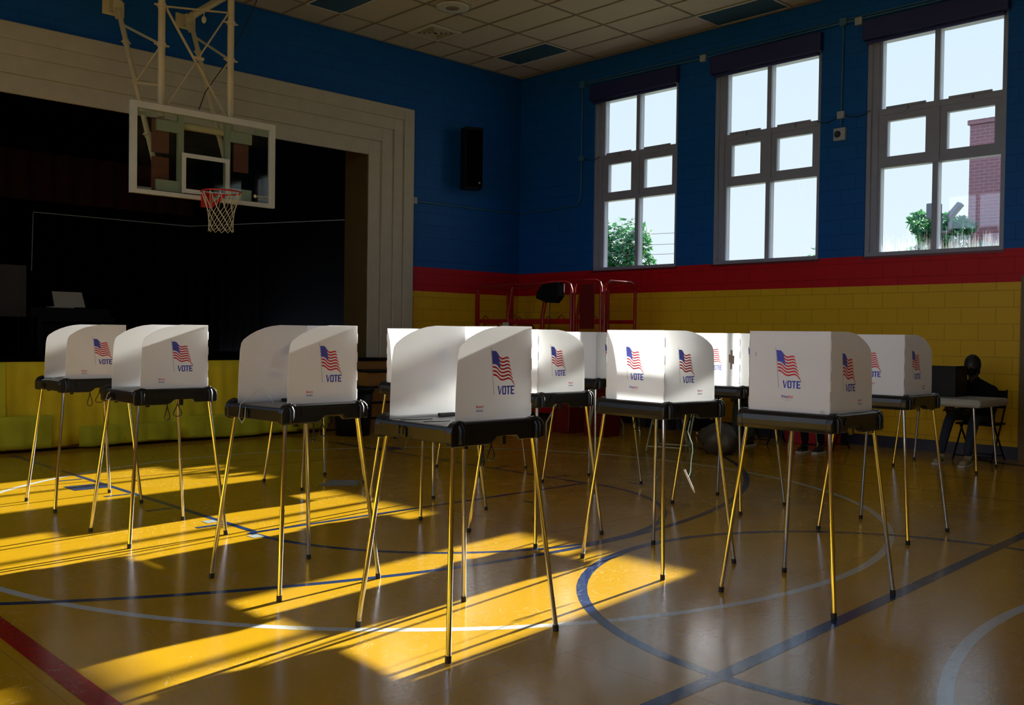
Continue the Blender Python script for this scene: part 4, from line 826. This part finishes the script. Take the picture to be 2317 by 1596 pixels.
bgm = MB(); rr = random.Random(3); n_, m_ = 20, 10; vs = []
for i in range(m_ + 1):
    ph = PI * i / m_
    for j in range(n_):
        t = 2 * PI * j / n_; q = 1 + .13 * math.sin(5 * t + 3 * ph) + .07 * rr.uniform(-1, 1); vs.append((.20 * q * math.sin(ph) * math.cos(t), .24 * q * math.sin(ph) * math.sin(t), max(0, .17 + .19 * q * math.cos(ph))))
bgm.add(vs, [(i*n_+j, (i+1)*n_+j, (i+1)*n_+(j+1)%n_, i*n_+(j+1)%n_) for i in range(m_) for j in range(n_)], 0, True)
tag(bgm.build('plastic_bag', MT['bag'], loc=(-2.45, -6.05, 0)), 'crumpled grey bag on the floor under the check-in tables', 'bag')
wbt = tag(empty('water_bottle', (-2.30, -5.62, 0)), 'clear plastic water bottle standing on the floor beneath the tables', 'bottle')
MB().lathe([(0, 0), (.032, 0), (.034, .02), (.031, .06), (.034, .10), (.034, .15), (.014, .19), (.012, .205)], (0, 0, 0), 16).build('bottle_body', MT['glass'], wbt); MB().lathe([(.0145, .20), (.0145, .222), (0, .222)], (0, 0, 0), 12).build('cap', MT['bwhite'], wbt)
cb_ = MB(); cb_.tube([(-.25 - .03 * k, -8.35 + .12 * math.sin(k * 1.3), .006) for k in range(0, 10)] + [(-.6, -8.9, .006), (-.4, -9.4, .006)], .006, 6); tag(cb_.build('power_cable', MT['cord']), 'black cable trailing on the floor behind the grey table', 'cable')

# ---------------------------------------------------------------- outside
struct(MB().box((.31, -90, -.5), (150, 90, -.4)).box((-150, -90, -.5), (XL - .31, 90, -.4)).build('ground', MT['grass']))
def tree(x, y, h, cr, label, m='leaf', n=2600, seed=1, leaf=.16, sq=1.0):
    rn = random.Random(seed); r = tag(empty('tree', (x, y, -.4)), label, 'tree', 'trees outside the windows')
    tk = MB(); tk.tube([(0, 0, 0), (.1, 0, h * .4), (0, .1, h * .7)], [.22, .15, .07], 10)
    blobs = []
    for k in range(16):
        a = rn.uniform(0, 2 * PI); rad = cr * math.sqrt(rn.random()) * .75; z = h * .45 + (h * .55 - cr * .25) * rn.random() ** .8
        rad *= math.sqrt(max(.1, 1 - ((z - h * .6) / (h * .45)) ** 2)); blobs.append((rad * math.cos(a), rad * math.sin(a) * sq, z, cr * rn.uniform(.22, .40)))
        tk.tube([(0, .05, h * .35), (rad * math.cos(a) * .6, rad * math.sin(a) * .6 * sq, z - .5), (rad * math.cos(a), rad * math.sin(a) * sq, z)], [.06, .04, .015], 6)
    tk.build('trunk', MT['bark'], r)
    lv = MB()
    for i in range(n):
        b = rn.choice(blobs); u = Vector((rn.gauss(0, 1), rn.gauss(0, 1), rn.gauss(0, 1))).normalized() * b[3] * rn.uniform(.55, 1.08)
        c = Vector(b[:3]) + u; a1 = Vector((rn.gauss(0, 1), rn.gauss(0, 1), rn.gauss(0, 1))).normalized(); a2 = a1.orthogonal().normalized(); s_ = leaf * rn.uniform(.6, 1.2)
        lv.add([c - a1 * s_, c - a2 * s_ * .45, c + a1 * s_, c + a2 * s_ * .45], [(0, 1, 2, 3)])
    lv.build('foliage', MT[m], r, fix=False)
tree(18, 13.3, 6.75, 2.25, 'large green tree in the lower left pane of the left window', n=5200, seed=4, leaf=.15)
tree(24, 11.9, 5.2, 1.6, 'small green treetop in the lower left corner of the middle window', n=1500, seed=8)
tree(22, 5.0, 5.6, 1.9, 'treetop low in the right corner of the middle window', n=2200, seed=5)
tree(18, -.35, 6.0, 1.25, 'tree in the lower middle of the right window', 'leaf', n=3400, seed=6, leaf=.13)
tree(26, 3.6, 6.3, 2.0, 'pale low tree in the lower left corner of the right window', 'leaf2', n=3000, seed=9)
tree(16.0, -2.7, 4.9, 1.1, 'pale low tree in front of the brick tower', 'leaf2', n=1500, seed=12)
tw = tag(empty('brick_tower', (21.5, -2.5, -.4)), 'red brick tower outside the right window', 'building')
MB().box((-1.5, -3.4, 0), (1.5, 2.12, 8.85)).build('tower_wall', MT['brick'], tw); MB().box((-1.56, -3.46, 8.85), (1.56, 2.18, 9.0)).build('coping', MT['brick'], tw)
pole = tag(empty('light_pole', (10, -3.55, -.4)), 'dark pole with lamp heads outside the right window', 'street lamp')
MB().tube([(0, 0, 0), (0, 0, 4.75)], .06, 10).build('pole', MT['lamp'], pole); MB().tube([(0, 0, 4.3), (0, -.22, 4.3), (0, -.24, 4.55)], .05, 8).build('arm', MT['lamp'], pole)
MB().obox((0, -.34, 4.78), ((0, -.7, .8), (1, 0, 0), (0, .8, .7)), (.20, .10, .06)).build('lamp_head', MT['lamp'], pole, bevel=.02); MB().box((-.14, .0, 4.62), (.14, .26, 4.98)).build('lamp_head', MT['lamp'], pole, bevel=.02)
fp = tag(empty('flood_lights', (9, 6.0, -.4)), 'pair of pale floodlights on a pole before the tree in the left window', 'floodlight')
MB().tube([(0, 0, 0), (0, 0, 3.35)], .05, 8).tube([(0, -.35, 3.35), (0, .35, 3.35)], .03, 8).build('pole', MT['jbox'], fp)
for y in (-.28, .28): MB().obox((0, y, 3.55), ((0, 1, .3), (1, 0, 0), (0, 0, 1)), (.16, .08, .14)).build('lamp_head', MT['bwhite'], fp, bevel=.01)
for k, (z, dz, lb) in enumerate(((5.75, -.55, 'upper'), (5.35, -.55, 'middle'), (4.95, -.5, 'lower'))):
    o_ = MB(); o_.tube([(16, 14.2 - t * .62, z + dz * t / 10 - .12 * math.sin(PI * t / 10)) for t in range(11)], .008, 5); tag(o_.build('power_line', MT['cord']), '%s of three overhead wires outside the left window' % lb, 'power line', 'overhead wires')
for y, lb in ((14.2, 'left'), (8.0, 'right')):
    up_ = tag(empty('utility_pole', (16, y, -.4)), 'wooden pole at the %s end of the overhead wires' % lb, 'utility pole', 'poles of the overhead wires'); MB().tube([(0, 0, 0), (0, 0, 6.5)], .10, 10).build('post', MT['bark'], up_)
